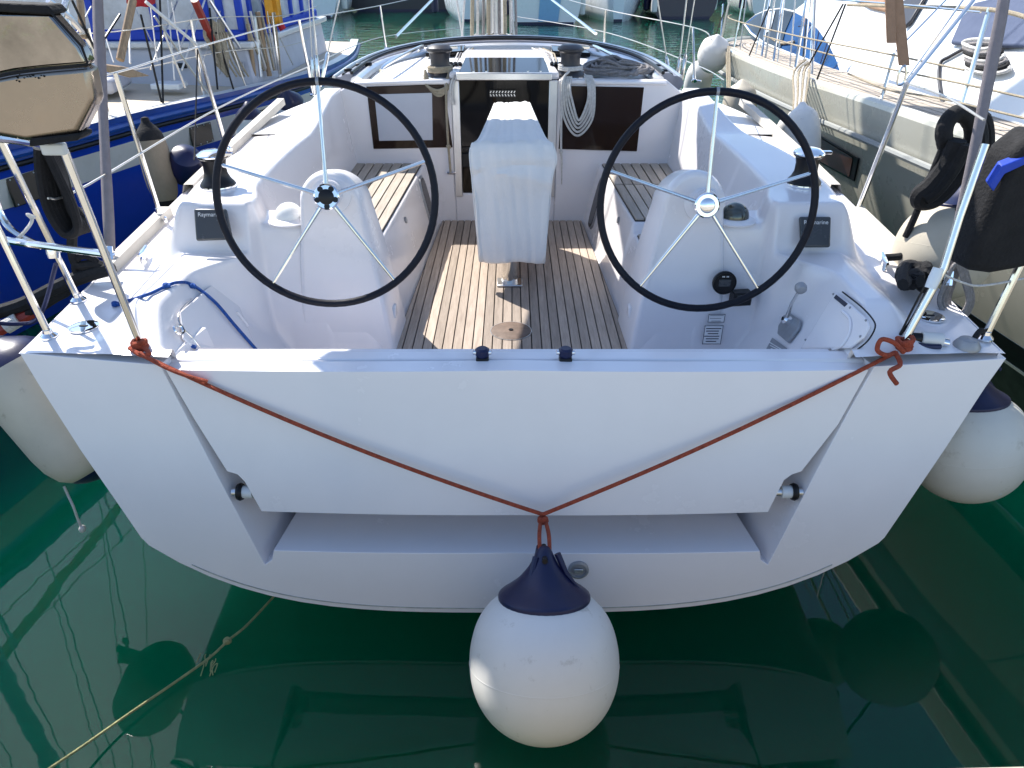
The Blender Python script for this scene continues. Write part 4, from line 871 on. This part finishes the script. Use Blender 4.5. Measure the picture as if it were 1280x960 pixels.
# ================================================================== NEIGHBOURS
# ---- blue boat on the left
B = thing('blue_motorsailer', 'blue boat with a white stripe and blue canvas wheelhouse moored on the left', 'boat', (-4.1, 6, 0))
gl = [(1.2, -4.45, 1.46), (1.8, -4.30, 1.44), (2.7, -3.95, 1.40), (3.7, -3.54, 1.36), (4.6, -3.30, 1.33), (5.5, -3.08, 1.31), (6.2, -2.90, 1.30), (7.2, -2.58, 1.28), (8.4, -2.24, 1.26), (9.4, -2.12, 1.25), (10.6, -2.12, 1.25), (12, -2.3, 1.27)]
gl = [tuple(p) for p in spl([(x, y, z) for y, x, z in gl], 5)]
def gx(y):
    i = min(range(len(gl)), key=lambda k: abs(gl[k][1]-y)); return gl[i][0]
def band(d0, d1, m, name, off=0, steps=3):
    def row(d): return [(x-.16*d-.08*d*d+off, y, z-d) for x, y, z in gl]
    MB().grid([row(d0+(d1-d0)*i/steps) for i in range(steps+1)]).build(name, m, B, ang=60)
band(-.02, .10, bluerail, 'rubbing_rail', .03); band(.09, .19, bluehull, 'topside_band'); band(.19, .385, oldwhite, 'white_stripe', .003); band(.385, 1.7, bluehull, 'hull_side', 0, 8)
MB().tube([(x+.035, y, z-.05) for x, y, z in gl], .026, 8).build('rail_moulding', bluerail, B)
MB().tube([(x+.02, y, z-.115) for x, y, z in gl], .018, 8).build('black_moulding', blackrub, B)
MB().grid([[(x+.03, y, z+.02), (x-.08, y, z+.022), (x-.09, y, z-.015)] for x, y, z in gl]).build('cap_rail', oldwhite, B)
MB().grid([[(x-.06, y, z-.02), (-4.45+(x+4.45)*.5, y, z+.01), (-4.45, y, z+.03), (-4.45-(x+4.45)*.5, y, z+.01), (-8.9-x+.06, y, z-.02)] for x, y, z in gl]).build('deck', beiged, B, ang=60)
MB().grid([[(-8.9-x, y, z+.02), (-8.9-x+.1, y, z-.6), (-8.9-x+.35, y, z-1.7)] for x, y, z in gl]).build('far_side', bluehull, B, ang=40)
def onB(px, py, off=-.12):
    d = sight(px, py); lo_, hi_ = 2.0, 14.0
    for _ in range(45):
        m_ = (lo_+hi_)/2; p = Vector((0, 0, CAMZ))+d*m_
        if p.x < gx(p.y)+off: hi_ = m_
        else: lo_ = m_
    return Vector((0, 0, CAMZ))+d*lo_
CF = 7.75                                            # front of the cabin faces the bow
ct = MB().prism([(-5.9, CF, 1.22), (-2.50, CF, 1.22), (-2.55, CF+.02, 1.60), (-5.85, CF+.02, 1.60)], (0, 3.2, 0)).build('cabin_trunk', greycab, B, bevel=.03)
MB().prism([(-5.92, CF-.03, 1.602), (-2.48, CF-.03, 1.602), (-2.48, CF-.03, 1.66), (-5.92, CF-.03, 1.66)], (0, 3.3, 0)).build('cabin_top', oldwhite, B, bevel=.015)
MB().box((-3.2, CF-.012, 1.45), (.10, .02, .05)).build('vent', porth, ct, bevel=.01); MB().box((-2.62, CF-.012, 1.44), (.05, .02, .09)).build('lamp_box', greyp, ct, bevel=.01)
wh = MB().prism([(-5.8, CF+.05, 1.66), (-2.55, CF+.05, 1.66), (-2.55, CF+.05, 1.76), (-5.8, CF+.05, 1.76)], (0, 3.0, 0)).build('wheelhouse', bluecan, B, bevel=.02)
MB().box((-4.2, CF+1.5, 2.72), (3.5, 3.2, .10)).build('wheelhouse_roof', bluecan, wh, bevel=.03)
xs_ = [-5.78, -4.9, -3.98, -3.39, -2.90, -2.76, -2.58]
for x in xs_: MB().box((x, CF+.06, 2.21), (.065, .05, .92)).build('canvas_post', bluecan, wh, bevel=.008)
for x0, x1 in zip(xs_, xs_[1:]): MB().box(((x0+x1)/2, CF+.075, 2.21), (x1-x0-.06, .012, .90)).build('vinyl_window', vinylw, wh)
for k in range(6): MB().box((-2.56, CF+.3+k*.5, 2.21), (.05, .07, .92)).build('canvas_post', bluecan, wh, bevel=.008)
MB().box((-2.575, CF+1.5, 2.21), (.012, 2.9, .90)).build('vinyl_window', vinylw, wh)
MB().box((-4.2, CF+2.9, 1.9), (3.1, .3, .8)).build('helm_bench', navycl, wh, bevel=.05)
ms = MB().lathe([(.075, 0), (.06, 12)], 14, (-4.45, 4.3, 1.3)).build('mast', alu, B)
for p_ in ((-3.55, 3.6, 1.36), (-3.45, 4.1, 1.35), (-5.4, 3.9, 1.36), (-5.3, 4.6, 1.36), (-3.4, 4.8, 1.34)): MB().tube([p_, (-4.45, 4.3, 12.8)], .006, 5).build('mast_stay', wire, B)
MB().tube([(-4.45, 1.0, 1.5), (-4.45, 4.3, 13.0)], .012, 6).build('forestay', wire, B)
MB().tube([(-5.2, 4.3, 7.5), (-3.7, 4.3, 7.5)], .03, 8).build('spreader', alu, ms)
for zz in (5.2, 9.6):
    for s_ in (-1, 1): MB().tube([(-4.45, 4.3, zz), (-4.45+s_*.75, 4.3, 7.5)], .008, 5).build('diagonal_stay', wire, ms)
MB().tube([(-4.45, 4.3, 2.9), (-4.55, 7.6, 3.2)], .05, 10).build('boom', wood, B)
for yq in (5.2, 6.2, 7.2): MB().tube([(-4.5, yq, 3.1), (-4.45, 4.35, 8.5)], .006, 5).build('lazy_jack', wire, B)
# things on the foredeck
p = at(166, 84, z=1.33); MB().box((p.x, p.y+.1, 1.42), (.26, .26, .18)).build('windlass', greyp, B, bevel=.03)
for k in range(3): MB().lathe([(.035, -.12), (.035, .12)], 12, (p.x, p.y-.05+.07*k, 1.53), (1, 0, 0)).build('windlass_drum', alu, B)
p = at(212, 108, z=1.34); MB().box((p.x, p.y, 1.35), (.26, .22, .05)).build('deck_hatch', palehull, B, bevel=.01)
p = at(245, 80, z=1.45); MB().box((p.x, p.y+.3, 1.40), (.8, .25, .16)).build('deck_box', greycab, B, bevel=.03)
p = at(128, 116, z=1.34); MB().prism([(p.x-.35, p.y-.2, 1.34), (p.x+.15, p.y-.1, 1.34), (p.x+.05, p.y+.5, 1.34), (p.x-.4, p.y+.4, 1.34)], (0, 0, .12)).build('deck_locker', greycab, B, bevel=.03)
p = at(114, 70, z=1.40); bx = MB().box(p+Vector((0, 0, .02)), (.12, .12, .14)).build('orange_box', orangepl, origin=p, bevel=.02); props(bx, 'small orange box on the foredeck of the blue boat', 'box')
# portholes in the white stripe
def hullB(y, d):
    i = min(range(1, len(gl)), key=lambda k: abs(gl[k][1]-y)); x, yy_, z = gl[i]; dx = (gl[i][0]-gl[i-1][0])/(gl[i][1]-gl[i-1][1]); return Vector((x-.16*d-.08*d*d, yy_, z-d)), dx
for px, py, hw, hh in ((40, 234, .165, .095), (245, 180, .135, .085), (335, 146, .11, .07)):
    p = onB(px, py, -.06); c, dx = hullB(p.y, .285); P = [c+Vector((.010+dx*dy, dy, dz)) for dy, dz in ((-hw, -hh), (hw, -hh), (hw, hh), (-hw, hh))]
    po = MB().prism(P, (.014, 0, 0)).build('porthole', porth, B, bevel=.012, seg=3)
    for dy in (-.85, -.3, .3, .85):
        for dz in (-.86, .86): MB().lathe([(.007, 0), (.004, .004)], 8, c+Vector((.024+dx*dy*hw, dy*hw, dz*hh)), (1, 0, 0)).build('rivet', alu, po)
for yq in (2.6, 3.7, 4.8, 5.9, 7.0, 8.1, 9.2):
    i = min(range(len(gl)), key=lambda k: abs(gl[k][1]-yq)); x, y, z = gl[i]; MB().tube([(x-.10, y, z), (x-.08, y, z+.62)], .011, 8).build('stanchion', steel, B)
for h in (.32, .60): MB().tube([(x-.09, y, z+h+.02*math.sin(y*2.8)) for x, y, z in gl if 2.5 < y < 9.4], .005, 5).build('guard_wire', wire, B)
rnd = random.Random(12)
for k in range(16):
    x0 = rnd.uniform(110, 330); x1 = x0+rnd.uniform(-40, 40); MB().tube([onB(x0, rnd.uniform(-12, 10), -.3-.5*rnd.random()), onB(x1, rnd.uniform(70, 105), -.1-.2*rnd.random())], rnd.choice((.005, .006, .009)), 5).build('rigging_wire', rnd.choice((wire, oldwhite, trope, wrope)), B)
# pulpit, stanchions and rigging of the blue boat
for pa, pb, m, r_ in (((150, 75), (166, 0), wood, .03), ((60, 70), (85, -5), alu, .022), ((86, 32), (80, -5), alu, .018), ((104, 48), (100, 0), wood, .025), ((265, 50), (243, 0), redp, .035), ((300, 60), (262, 0), alu, .014), ((337, 95), (322, 15), wood, .026), ((350, 92), (342, 15), trope, .02), ((318, 95), (310, 30), wood, .02), ((326, 96), (318, 20), alu, .016)):
    MB().tube([onB(*pa), onB(*pb)], r_, 8).build('rail_post', m, B)
for pa, pb in (((200, 0), (204, 130)), ((176, 18), (202, 128)), ((205, 40), (232, 110)), ((193, 20), (260, 118)), ((262, 10), (272, 112)), ((270, 40), (292, 112)), ((283, 40), (307, 108)), ((150, 18), (120, 65)), ((90, 0), (128, 82))):
    MB().tube([onB(*pa), onB(*pb, -.05)], .009, 6).build('rigging_wire', wire if pa[0] % 2 else blackrub, B)
MB().tube([onB(182, 2, -.1), onB(246, 56, .0)], .014, 8).build('rail_tube', oldwhite, B)
MB().tube(spl([onB(60, 0), onB(95, 30), onB(130, 75)], 5), .022, 8).build('bow_rail', alu, B)
br = MB().prism([onB(*p, -.15) for p in [(118, 78), (150, 82), (176, 92), (150, 94), (118, 86)]], (.08, .0, -.02)).build('bow_roller', wood, B, bevel=.01)
hk2 = thing('rope_hank', 'bunch of pale rope hung on the rail of the blue boat', 'rope coil', onB(270, 60))
for k in range(9): MB().tube(spl([onB(258+2.6*k, 25+(k % 3)*2, -.15), onB(256+3*k, 45, -.14), onB(266+2.2*k, 62+3*(k % 3), -.12), onB(270+1.8*k, 80+2*k, -.1)], 5), .016, 6).build('strand', trope, hk2)
for k in range(7): MB().tube(spl([onB(308+5*k, 22-(k % 2)*8), onB(316+4.6*k, 50), onB(330+3.2*k, 88)], 4), .014, 6).build('strand', (trope, wrope)[k % 2], hk2)
for k in range(4): MB().tube(spl([onB(276+3*k, 40), onB(282+5*k, 72), onB(296+5*k, 96, -.06)], 4), .010, 6).build('strand', trope, hk2)
fl = MB().grid([[onB(158+i*9, -12+j*10+(i % 2)*3-(abs(i-2))*2*(j > 1), -.2+.02*math.sin(i+j)) for i in range(5)] for j in range(3)]).build('red_flag', redfl, origin=onB(178, 10), solid=.003); props(fl, 'red flag tip hanging above the bow of the blue boat', 'flag')
fl = MB().grid([[onB(328+i*5+j*2, -12+j*14, -.1+.03*math.sin(i*2+j)) for i in range(5)] for j in range(4)]).build('yellow_flag', yelfl, origin=onB(345, 10), solid=.003); props(fl, 'yellow and red flag hanging at the stern of the blue boat', 'flag')
MB().tube([onB(350, 30, -.08), onB(354, 37, -.08)], .035, 6).build('red_tip', redfl, fl)
fg = 'fenders between the blue boat and the white yacht'
fender_cyl(at(208, 250, X=-2.02), at(188, 175, X=-2.05), .085, 'grey-brown covered fender by the first left stanchion', fg, fgrey, blackcl)
fender_cyl(at(316, 175, X=-2.04), at(312, 148, X=-2.04), .12, 'pale grey fender seen through the left wheel rim', fg, oldwhite, navy)
fender_cyl(at(368, 150, X=-2.02), at(362, 128, X=-2.02), .14, 'pale grey fender with navy top beyond the left wheel rim', fg, palehull, navy)
nb = MB().lathe([(.06, 0), (.1, .05), (.11, .12), (.08, .2), (.02, .24)], 20, at(232, 222, X=-1.95), (.3, -.4, .6)).build('navy_buoy', navy, origin=at(232, 222, X=-1.95)); props(nb, 'small navy buoy squeezed against the toe rail at left', 'buoy')

# ---- cream motor yacht on the right
M = thing('cream_motor_yacht', 'cream motor yacht with teak side deck and curved blue window on the right', 'motor yacht', (4.3, 6, 0))
gr_ = [(2.2, 2.62, 1.58), (3.2, 2.48, 1.56), (4.3, 2.38, 1.55), (5.2, 2.32, 1.54), (6.2, 2.26, 1.52), (7.4, 2.24, 1.50), (8.6, 2.28, 1.48), (9.3, 2.38, 1.47), (9.75, 2.60, 1.47), (10.0, 3.0, 1.47), (10.05, 3.6, 1.47)]
gr_ = [tuple(p) for p in spl([(x, y, z) for y, x, z in gr_], 5)]
def rband(d0, d1, m, name, off=0, steps=3):
    MB().grid([[(x+.15*d+.15*d*d-off, y, z-d) for x, y, z in gr_] for d in [d0+(d1-d0)*i/steps for i in range(steps+1)]]).build(name, m, M, ang=60)
rband(.0, .20, cream, 'bulwark', .015); rband(.20, .99, cream, 'hull_side', 0, 8); rband(.99, 1.15, blackpl, 'boot_stripe', .004, 3); rband(1.15, 1.175, white, 'pin_stripe', .006, 1); rband(1.175, 1.75, mat('green_antifouling', (.02, .06, .045), .6, var=.4, vscale=9), 'underwater_side', 0, 4)
MB().tube([(x-.012, y, z-.21) for x, y, z in gr_], .022, 8, flat=1).build('rubbing_strip', mat('grey_rubbing_strip', (.28, .29, .28), .5), M)
MB().tube([(x+.03, y, z+.0) for x, y, z in gr_], .045, 10).build('cap_rail', cream, M)
wd = .48
inn = [(min(x+wd, 3.6), (y if y < 9.2 else 9.2+(y-9.2)*.45), z) for x, y, z in gr_]
sd_ = MB().grid([[(a_[0]+.03, a_[1], a_[2]+.003), (b_[0]+.1, b_[1], b_[2]+.02)] for a_, b_ in zip(gr_, inn)]).build('side_deck', caulk, M, ang=60)
npk = 8
for k in range(npk):
    f0, f1 = k/npk+.012, (k+1)/npk-.012
    def mixp(a_, b_, f): return Vector(a_)+Vector((.05, 0, .012))+(Vector(b_)+Vector((.05, 0, .02))-Vector(a_)-Vector((.05, 0, .0)))*f
    MB().grid([[mixp(a_, b_, f0)-Vector((0, 0, .012)), mixp(a_, b_, f0), mixp(a_, b_, f1), mixp(a_, b_, f1)-Vector((0, 0, .012))] for a_, b_ in zip(gr_, inn)]).build('plank', teakg, sd_)
# far side of hull
MB().grid([[(x, y, z) for x, y, z in ((3.6, 10.05, 1.47), (5.6, 9.8, 1.47), (6.3, 8.5, 1.5), (6.4, 2.2, 1.58))], [(x, y, z) for x, y, z in ((3.6, 10.05, -.3), (5.4, 9.8, -.3), (6.0, 8.5, -.3), (6.1, 2.2, -.3))]]).build('far_side', cream, M)
# superstructure: a smooth moulded shell leaning inboard
def sx_(y, z): return 2.80-.05*math.sin((y-3)/6*math.pi)+.62*(z-1.52)+.25*max(0, z-2.1)**1.5
rows = []
for i in range(34):
    y = 3.55+i*.175; hmax = 3.0*min(1, .50+max(0, (9.35-y))*.30) if y > 6 else 2.9
    hmax = 1.55+(1.45)*min(1, max(.02, (9.3-y)/3.0))**.75
    if y < 4.6: hmax = min(hmax, 2.05+.95*max(0, (y-3.55)/1.05))
    rows.append([(sx_(y, 1.50+(hmax-1.50)*j/10), y+(.12*(j/10)**2 if y < 8 else -.1*(j/10)), 1.50+(hmax-1.50)*(1-(1-j/10)**1.0)) for j in range(11)]+[(sx_(y, hmax)+.35, y, hmax+.06), (5.3, y, hmax+.02)])
MB().grid(rows).build('superstructure', white, M, ang=60)
def onss(px, py, off=.0):
    d = sight(px, py); t = 5.0
    lo_, hi_ = 2.0, 14.0
    for _ in range(50):
        m_ = (lo_+hi_)/2; p = Vector((0, 0, CAMZ))+d*m_
        if p.x > sx_(p.y, p.z): hi_ = m_
        else: lo_ = m_
    return Vector((0, 0, CAMZ))+d*lo_+Vector((-off, 0, off*.5))
wpx = [(932, 31), (946, 20), (960, 14), (978, 12), (996, 16), (1012, 24), (1026, 38), (1040, 58), (1049, 76), (1054, 93), (1040, 90), (1012, 76), (984, 66), (956, 54), (940, 42)]
wnd = MB().prism([onss(*p, off=.004) for p in wpx], (-.014, 0, .006)).build('side_window', blueglass, M, bevel=.003)
MB().tube([onss(*p, off=.014) for p in wpx], .012, 6, True).build('window_frame', white, wnd)
for pa, pb in (((972, 14), (972, 60)), ((1010, 25), (1006, 73))): MB().tube([onss(*pa, off=.018), onss(*pb, off=.018)], .008, 6).build('window_bar', blackpl, wnd)
pn = MB().prism([onss(*p, off=.020) for p in [(936, 31), (948, 21), (960, 15), (976, 13), (994, 17), (984, 40), (978, 62), (956, 52), (942, 40)]], (-.004, 0, .002)).build('dark_pane', smoke, wnd)
MB().prism([onss(*p, off=.027) for p in [(962, 17), (972, 15), (966, 40), (958, 44)]], (-.003, 0, .002)).build('pale_pane', vinylw, wnd)
for pa, pb in (((1018, 32), (1010, 46)), ((1026, 40), (1020, 70)), ((1036, 56), (1028, 80)), ((1000, 34), (1018, 32))): MB().tube([onss(*pa, off=.018), onss(*pb, off=.018)], .006, 6).build('window_bar', navy, wnd)
MB().tube(spl([onss(*p, off=.03) for p in [(968, 50), (980, 56), (996, 54)]], 4), .012, 6).build('window_rail', trope, wnd)
# brown portlight in the hull side
def hullR(px, py):
    lo_, hi_ = 1.5, 12.0; d = sight(px, py)
    def hx(y, z):
        i = min(range(len(gr_)), key=lambda k: abs(gr_[k][1]-y)); dd = max(0, gr_[i][2]-z); return gr_[i][0]+.15*dd+.15*dd*dd
    for _ in range(50):
        m_ = (lo_+hi_)/2; p = Vector((0, 0, CAMZ))+d*m_
        if p.x > hx(p.y, p.z): hi_ = m_
        else: lo_ = m_
    return Vector((0, 0, CAMZ))+d*lo_
for pts in ([(1012, 160), (1076, 198), (1070, 227), (1014, 197)],):
    P = [hullR(*p)+Vector((-.004, 0, 0)) for p in pts]; pr_ = MB().prism(P, (-.012, 0, 0)).build('portlight', blackpl, M, bevel=.008); c = sum(P, Vector())/4
    MB().prism([c+(p-c)*.82+Vector((-.013, 0, 0)) for p in P], (-.003, 0, 0)).build('glass', brownglass, pr_)
# dark slate-blue sheet and rope on the coaming
MB().prism([onss(*p, off=.01) for p in [(1192, 58), (1205, 28), (1222, 8), (1300, -10), (1310, 62), (1240, 62)]], (-.02, 0, .02)).build('slate_panel', mat('slate_blue', (.07, .095, .17), .8, var=.15), M, bevel=.01)
MB().prism([onss(*p, off=.01) for p in [(1068, 0), (1108, -14), (1114, 18), (1088, 12)]], (-.02, 0, .02)).build('brown_cushion', strapt, M, bevel=.01)
MB().prism([onss(*p, off=.01) for p in [(1130, 6), (1165, -12), (1160, 0), (1142, 30), (1134, 38)]], (-.02, 0, .02)).build('brown_cushion', dgrey, M, bevel=.01)
MB().tube(spl([onss(*p, off=.015) for p in [(1212, 60), (1190, 72), (1178, 80), (1176, 100), (1180, 126), (1186, 150)]], 5), .012, 6).build('drip_rail', dgrey, M)
rc = thing('rope_coil', 'white and black rope coil lying on the motor yacht coaming', 'rope coil', onss(1235, 85), 'coils on the motor yacht')
for k in range(7):
    P = [onss(1240+dx*(1-.03*k), 88-k*4+dy, off=.03+.01*k) for dx, dy in ((-26, 0), (-10, 6), (10, 7), (28, 2), (20, -4), (0, -5), (-18, -4))]; MB().tube(spl(P, 4, True), .012, 6, True).build('turn', (wrope, blackcl, grope)[k % 3], rc)
# rails, lines and stanchions of the motor yacht
for pa, pb, r_ in (((1098, 138), (1118, 66), .012), ((1200, 140), (1237, 10), .013), ((952, 70), (962, 0), .011), ((965, 86), (978, 0), .011), ((992, 100), (1008, 0), .014), ((900, 60), (904, 5), .010), ((1014, 74), (1018, 0), .012)):
    A = at(*pa, X=2.46); Bq = at(*pb, X=2.50); MB().tube([A, Bq], r_, 8).build('rail_post', steel, M)
for P in ([(1060, 6), (1130, 8), (1238, 12), (1290, 24)],): MB().tube(spl([at(x, y, X=2.50) for x, y in P], 4), .011, 8).build('hand_rail', trope, M)
for P in ([(955, 45), (1000, 58), (1060, 74), (1120, 88), (1200, 104), (1290, 124)], [(1060, 92), (1110, 112), (1170, 122), (1290, 150)]): MB().tube(spl([at(x, y, X=2.45) for x, y in P], 4), .006, 6).build('guard_line', trope, M)
for pa, pb in (((962, 8), (924, 100)), ((1057, 5), (1012, 124)), ((1054, 5), (1000, 100)), ((905, 15), (885, 70))): MB().tube([at(*pa, X=2.44), at(*pb, X=2.28)], .007, 6).build('mooring_wire', blackrub, M)
rnd = random.Random(5)
for k in range(9):
    x0 = 900+k*14+rnd.uniform(-4, 4); MB().tube([at(x0, 52+k*8, X=2.46), at(x0+rnd.uniform(4, 16), -10, X=2.5)], rnd.choice((.006, .009, .011)), 6).build('rail_post' if k % 2 else 'rigging_wire', steel if k % 2 else wire, M)
for h in (.30, .58): MB().tube([(x+.06, y, z+h) for x, y, z in gr_ if 4.2 < y < 9.6], .006, 6).build('guard_line', trope if h < .5 else steel, M)
for p in ((918, 58), (950, 76), (1012, 100)): MB().box(at(*p, X=2.5), (.10, .16, .03)).build('deck_cleat', blackpl, M, bevel=.01)
fg = 'fenders hanging on the cream motor yacht'
FD = ((1003, 212, 1003, 150, .12, 'white fender nearest the brown portlight of the motor yacht', fwhite), (968, 210, 984, 160, .085, 'slim white fender behind the right wheel rim', fwhite), (920, 165, 926, 118, .15, 'broad cream fender just under the right wheel top', fbeige), (868, 120, 876, 88, .15, 'rounded white fender beyond the right wheel', fwhite), (888, 84, 894, 58, .16, 'farthest white fender at the end of the motor yacht', fwhite))
for x0, y0, x1, y1, r_, lb, m_ in FD:
    Xf = 2.02 if x0 > 900 else 2.1
    fender_cyl(at(x0, y0, X=Xf), at(x1, y1, X=Xf), r_, lb, fg, m_, m_)
tl = thing('fender_lines', 'bunch of tan fender lines tied to the motor yacht rail', 'rope', at(1000, 90, X=2.2))
for k in range(7): MB().tube(spl([at(1008+2*(k % 3), 74+2*k, X=2.3), at(1002+3.2*(k-3), 90, X=2.22), at(1000+2.5*(k-3), 120, X=2.12), at(998+2.2*(k-3), 145, X=2.06)], 4), .008, 6).build('line', (trope, wrope)[k % 2], tl)
tl = thing('fender_lines', 'pair of tan lines hanging behind the top of the right wheel', 'rope', at(910, 100, X=2.1))
for k in range(3): MB().tube(spl([at(908+2*k, 58, X=2.2), at(909+2*k, 110, X=2.1), at(913+k, 158, X=1.95)], 4), .007, 6).build('line', trope, tl)

# ================================================================== FAR BOATS across the basin
def far_boat(x, y, beam, fb, m, label, cat='boat', L_=8.5, bow=False, cabin=True, stripe=None, name='moored_boat'):
    t = thing(name, label, cat, (x, y, 0), 'boats moored across the basin')
    rows = []
    for i in range(15):
        u = i/14; w_s = beam/2*(1-max(0, (u-.35)/.65)**2) if not bow else beam/2*min(1, (.03+u*2.2))**.55*(1 if u < .8 else 1-.15*(u-.8)/.2)
        zg = fb*(1+.22*(u if not bow else 1-u)**2); w_s = max(w_s, .02); kl_ = -.25
        half = [(w_s, zg), (w_s*.99, zg*.6), (w_s*.93, zg*.25), (w_s*.8, 0), (w_s*.45, kl_), (0, kl_-.05)]
        row = [(x-a_, y+u*L_, z) for a_, z in half]+[(x+a_, y+u*L_, z) for a_, z in half[-2::-1]]; rows.append(row)
    mb = MB().grid(rows); k = len(rows[0]); mb.f.append(tuple(range(k))); mb.f.append(tuple(range(14*k, 15*k)))
    mb.build('hull', m, t, ang=40)
    MB().grid([[rows[i][0], (x, y+i/14*L_, rows[i][0][2]+.06), rows[i][-1]] for i in range(15)]).build('deck', white, t)
    MB().tube([Vector(rows[i][0]) for i in range(15)], .04, 6).build('gunwale', stripe or navy, t); MB().tube([Vector(rows[i][-1]) for i in range(15)], .04, 6).build('gunwale', stripe or navy, t)
    MB().grid([[(p[0]*1.0+(p[0]-x)*.012, p[1]-.012, pz) for p, pz in ((rows[0][j], .10 if j in (3, 7) else .10) for j in (3, 4, 5, 6, 7))], [(rows[0][j][0]+(rows[0][j][0]-x)*.012, rows[0][j][1]-.012, .0) for j in (3, 4, 5, 6, 7)]]).build('boot_stripe', navy, t)
    if cabin:
        cb = MB().prism([(x-beam*.33, y+1.8, fb), (x+beam*.33, y+1.8, fb), (x+beam*.25, y+5.4, fb), (x-beam*.25, y+5.4, fb)], (0, 0, .75)).build('cabin', white, t, bevel=.06)
        for s_ in (-1, 1): MB().box((x+s_*beam*.17, y+1.79, fb+.42), (beam*.22, .03, .3)).build('window', smoke, cb)
    MB().lathe([(.07, 0), (.05, 11)], 10, (x, y+4.2, fb+.5)).build('mast', alu, t)
    for s_ in (-1, 1):
        MB().tube([(x+s_*beam*.40, y+.15, fb), (x+s_*beam*.40, y+.15, fb+.75)], .02, 6).build('rail_post', steel, t); MB().tube([(x+s_*beam*.46, y+4, fb), (x, y+4.2, fb+10)], .012, 5).build('stay', wire, t)
        MB().lathe([(.04, 0), (.13, .06), (.14, .3), (.13, .55), (.03, .64)], 10, (x+s_*(beam*.5+.12), y+1.0, .25)).build('fender', fwhite if s_ > 0 else navy, t)
    MB().tube([(x-beam*.40, y+.15, fb+.75), (x+beam*.40, y+.15, fb+.75)], .02, 6).build('rail', steel, t)
    return t
far_boat(-8.8, 34.5, 3.0, .95, palehull, 'far pale boat with a blue stripe, leftmost across the basin', stripe=bluecan)
b_ = far_boat(-4.7, 38.5, 6.2, 1.15, dgrey, 'far dark grey barge-like hull across the basin, left of centre', cabin=False, L_=10, name='dark_barge')
far_boat(-1.75, 32.6, 2.5, 1.05, palehull, 'far pale boat just left of the yacht mast across the basin', bow=True)
b3 = far_boat(1.25, 31.2, 2.7, 1.1, white, 'far white boat with a light blue transom, right of the yacht mast')
MB().prism([(1.0, 31.18, .12), (1.75, 31.18, .12), (1.85, 31.18, 1.02), (1.05, 31.18, 1.02)], (0, -.02, 0)).build('blue_transom_panel', mat('light_blue_paint', (.22, .42, .62), .3, var=.1), b3)
far_boat(4.2, 32.6, 2.9, 1.05, palehull, 'far white boat with a dark waterline, third from the right across the basin', bow=True)
far_boat(7.1, 34.0, 2.6, 1.0, navyhull, 'far navy hull with white below it, rightmost across the basin', stripe=white)
far_boat(11.6, 35, 3.0, 1.0, white, 'far white boat mostly hidden behind the cream motor yacht')
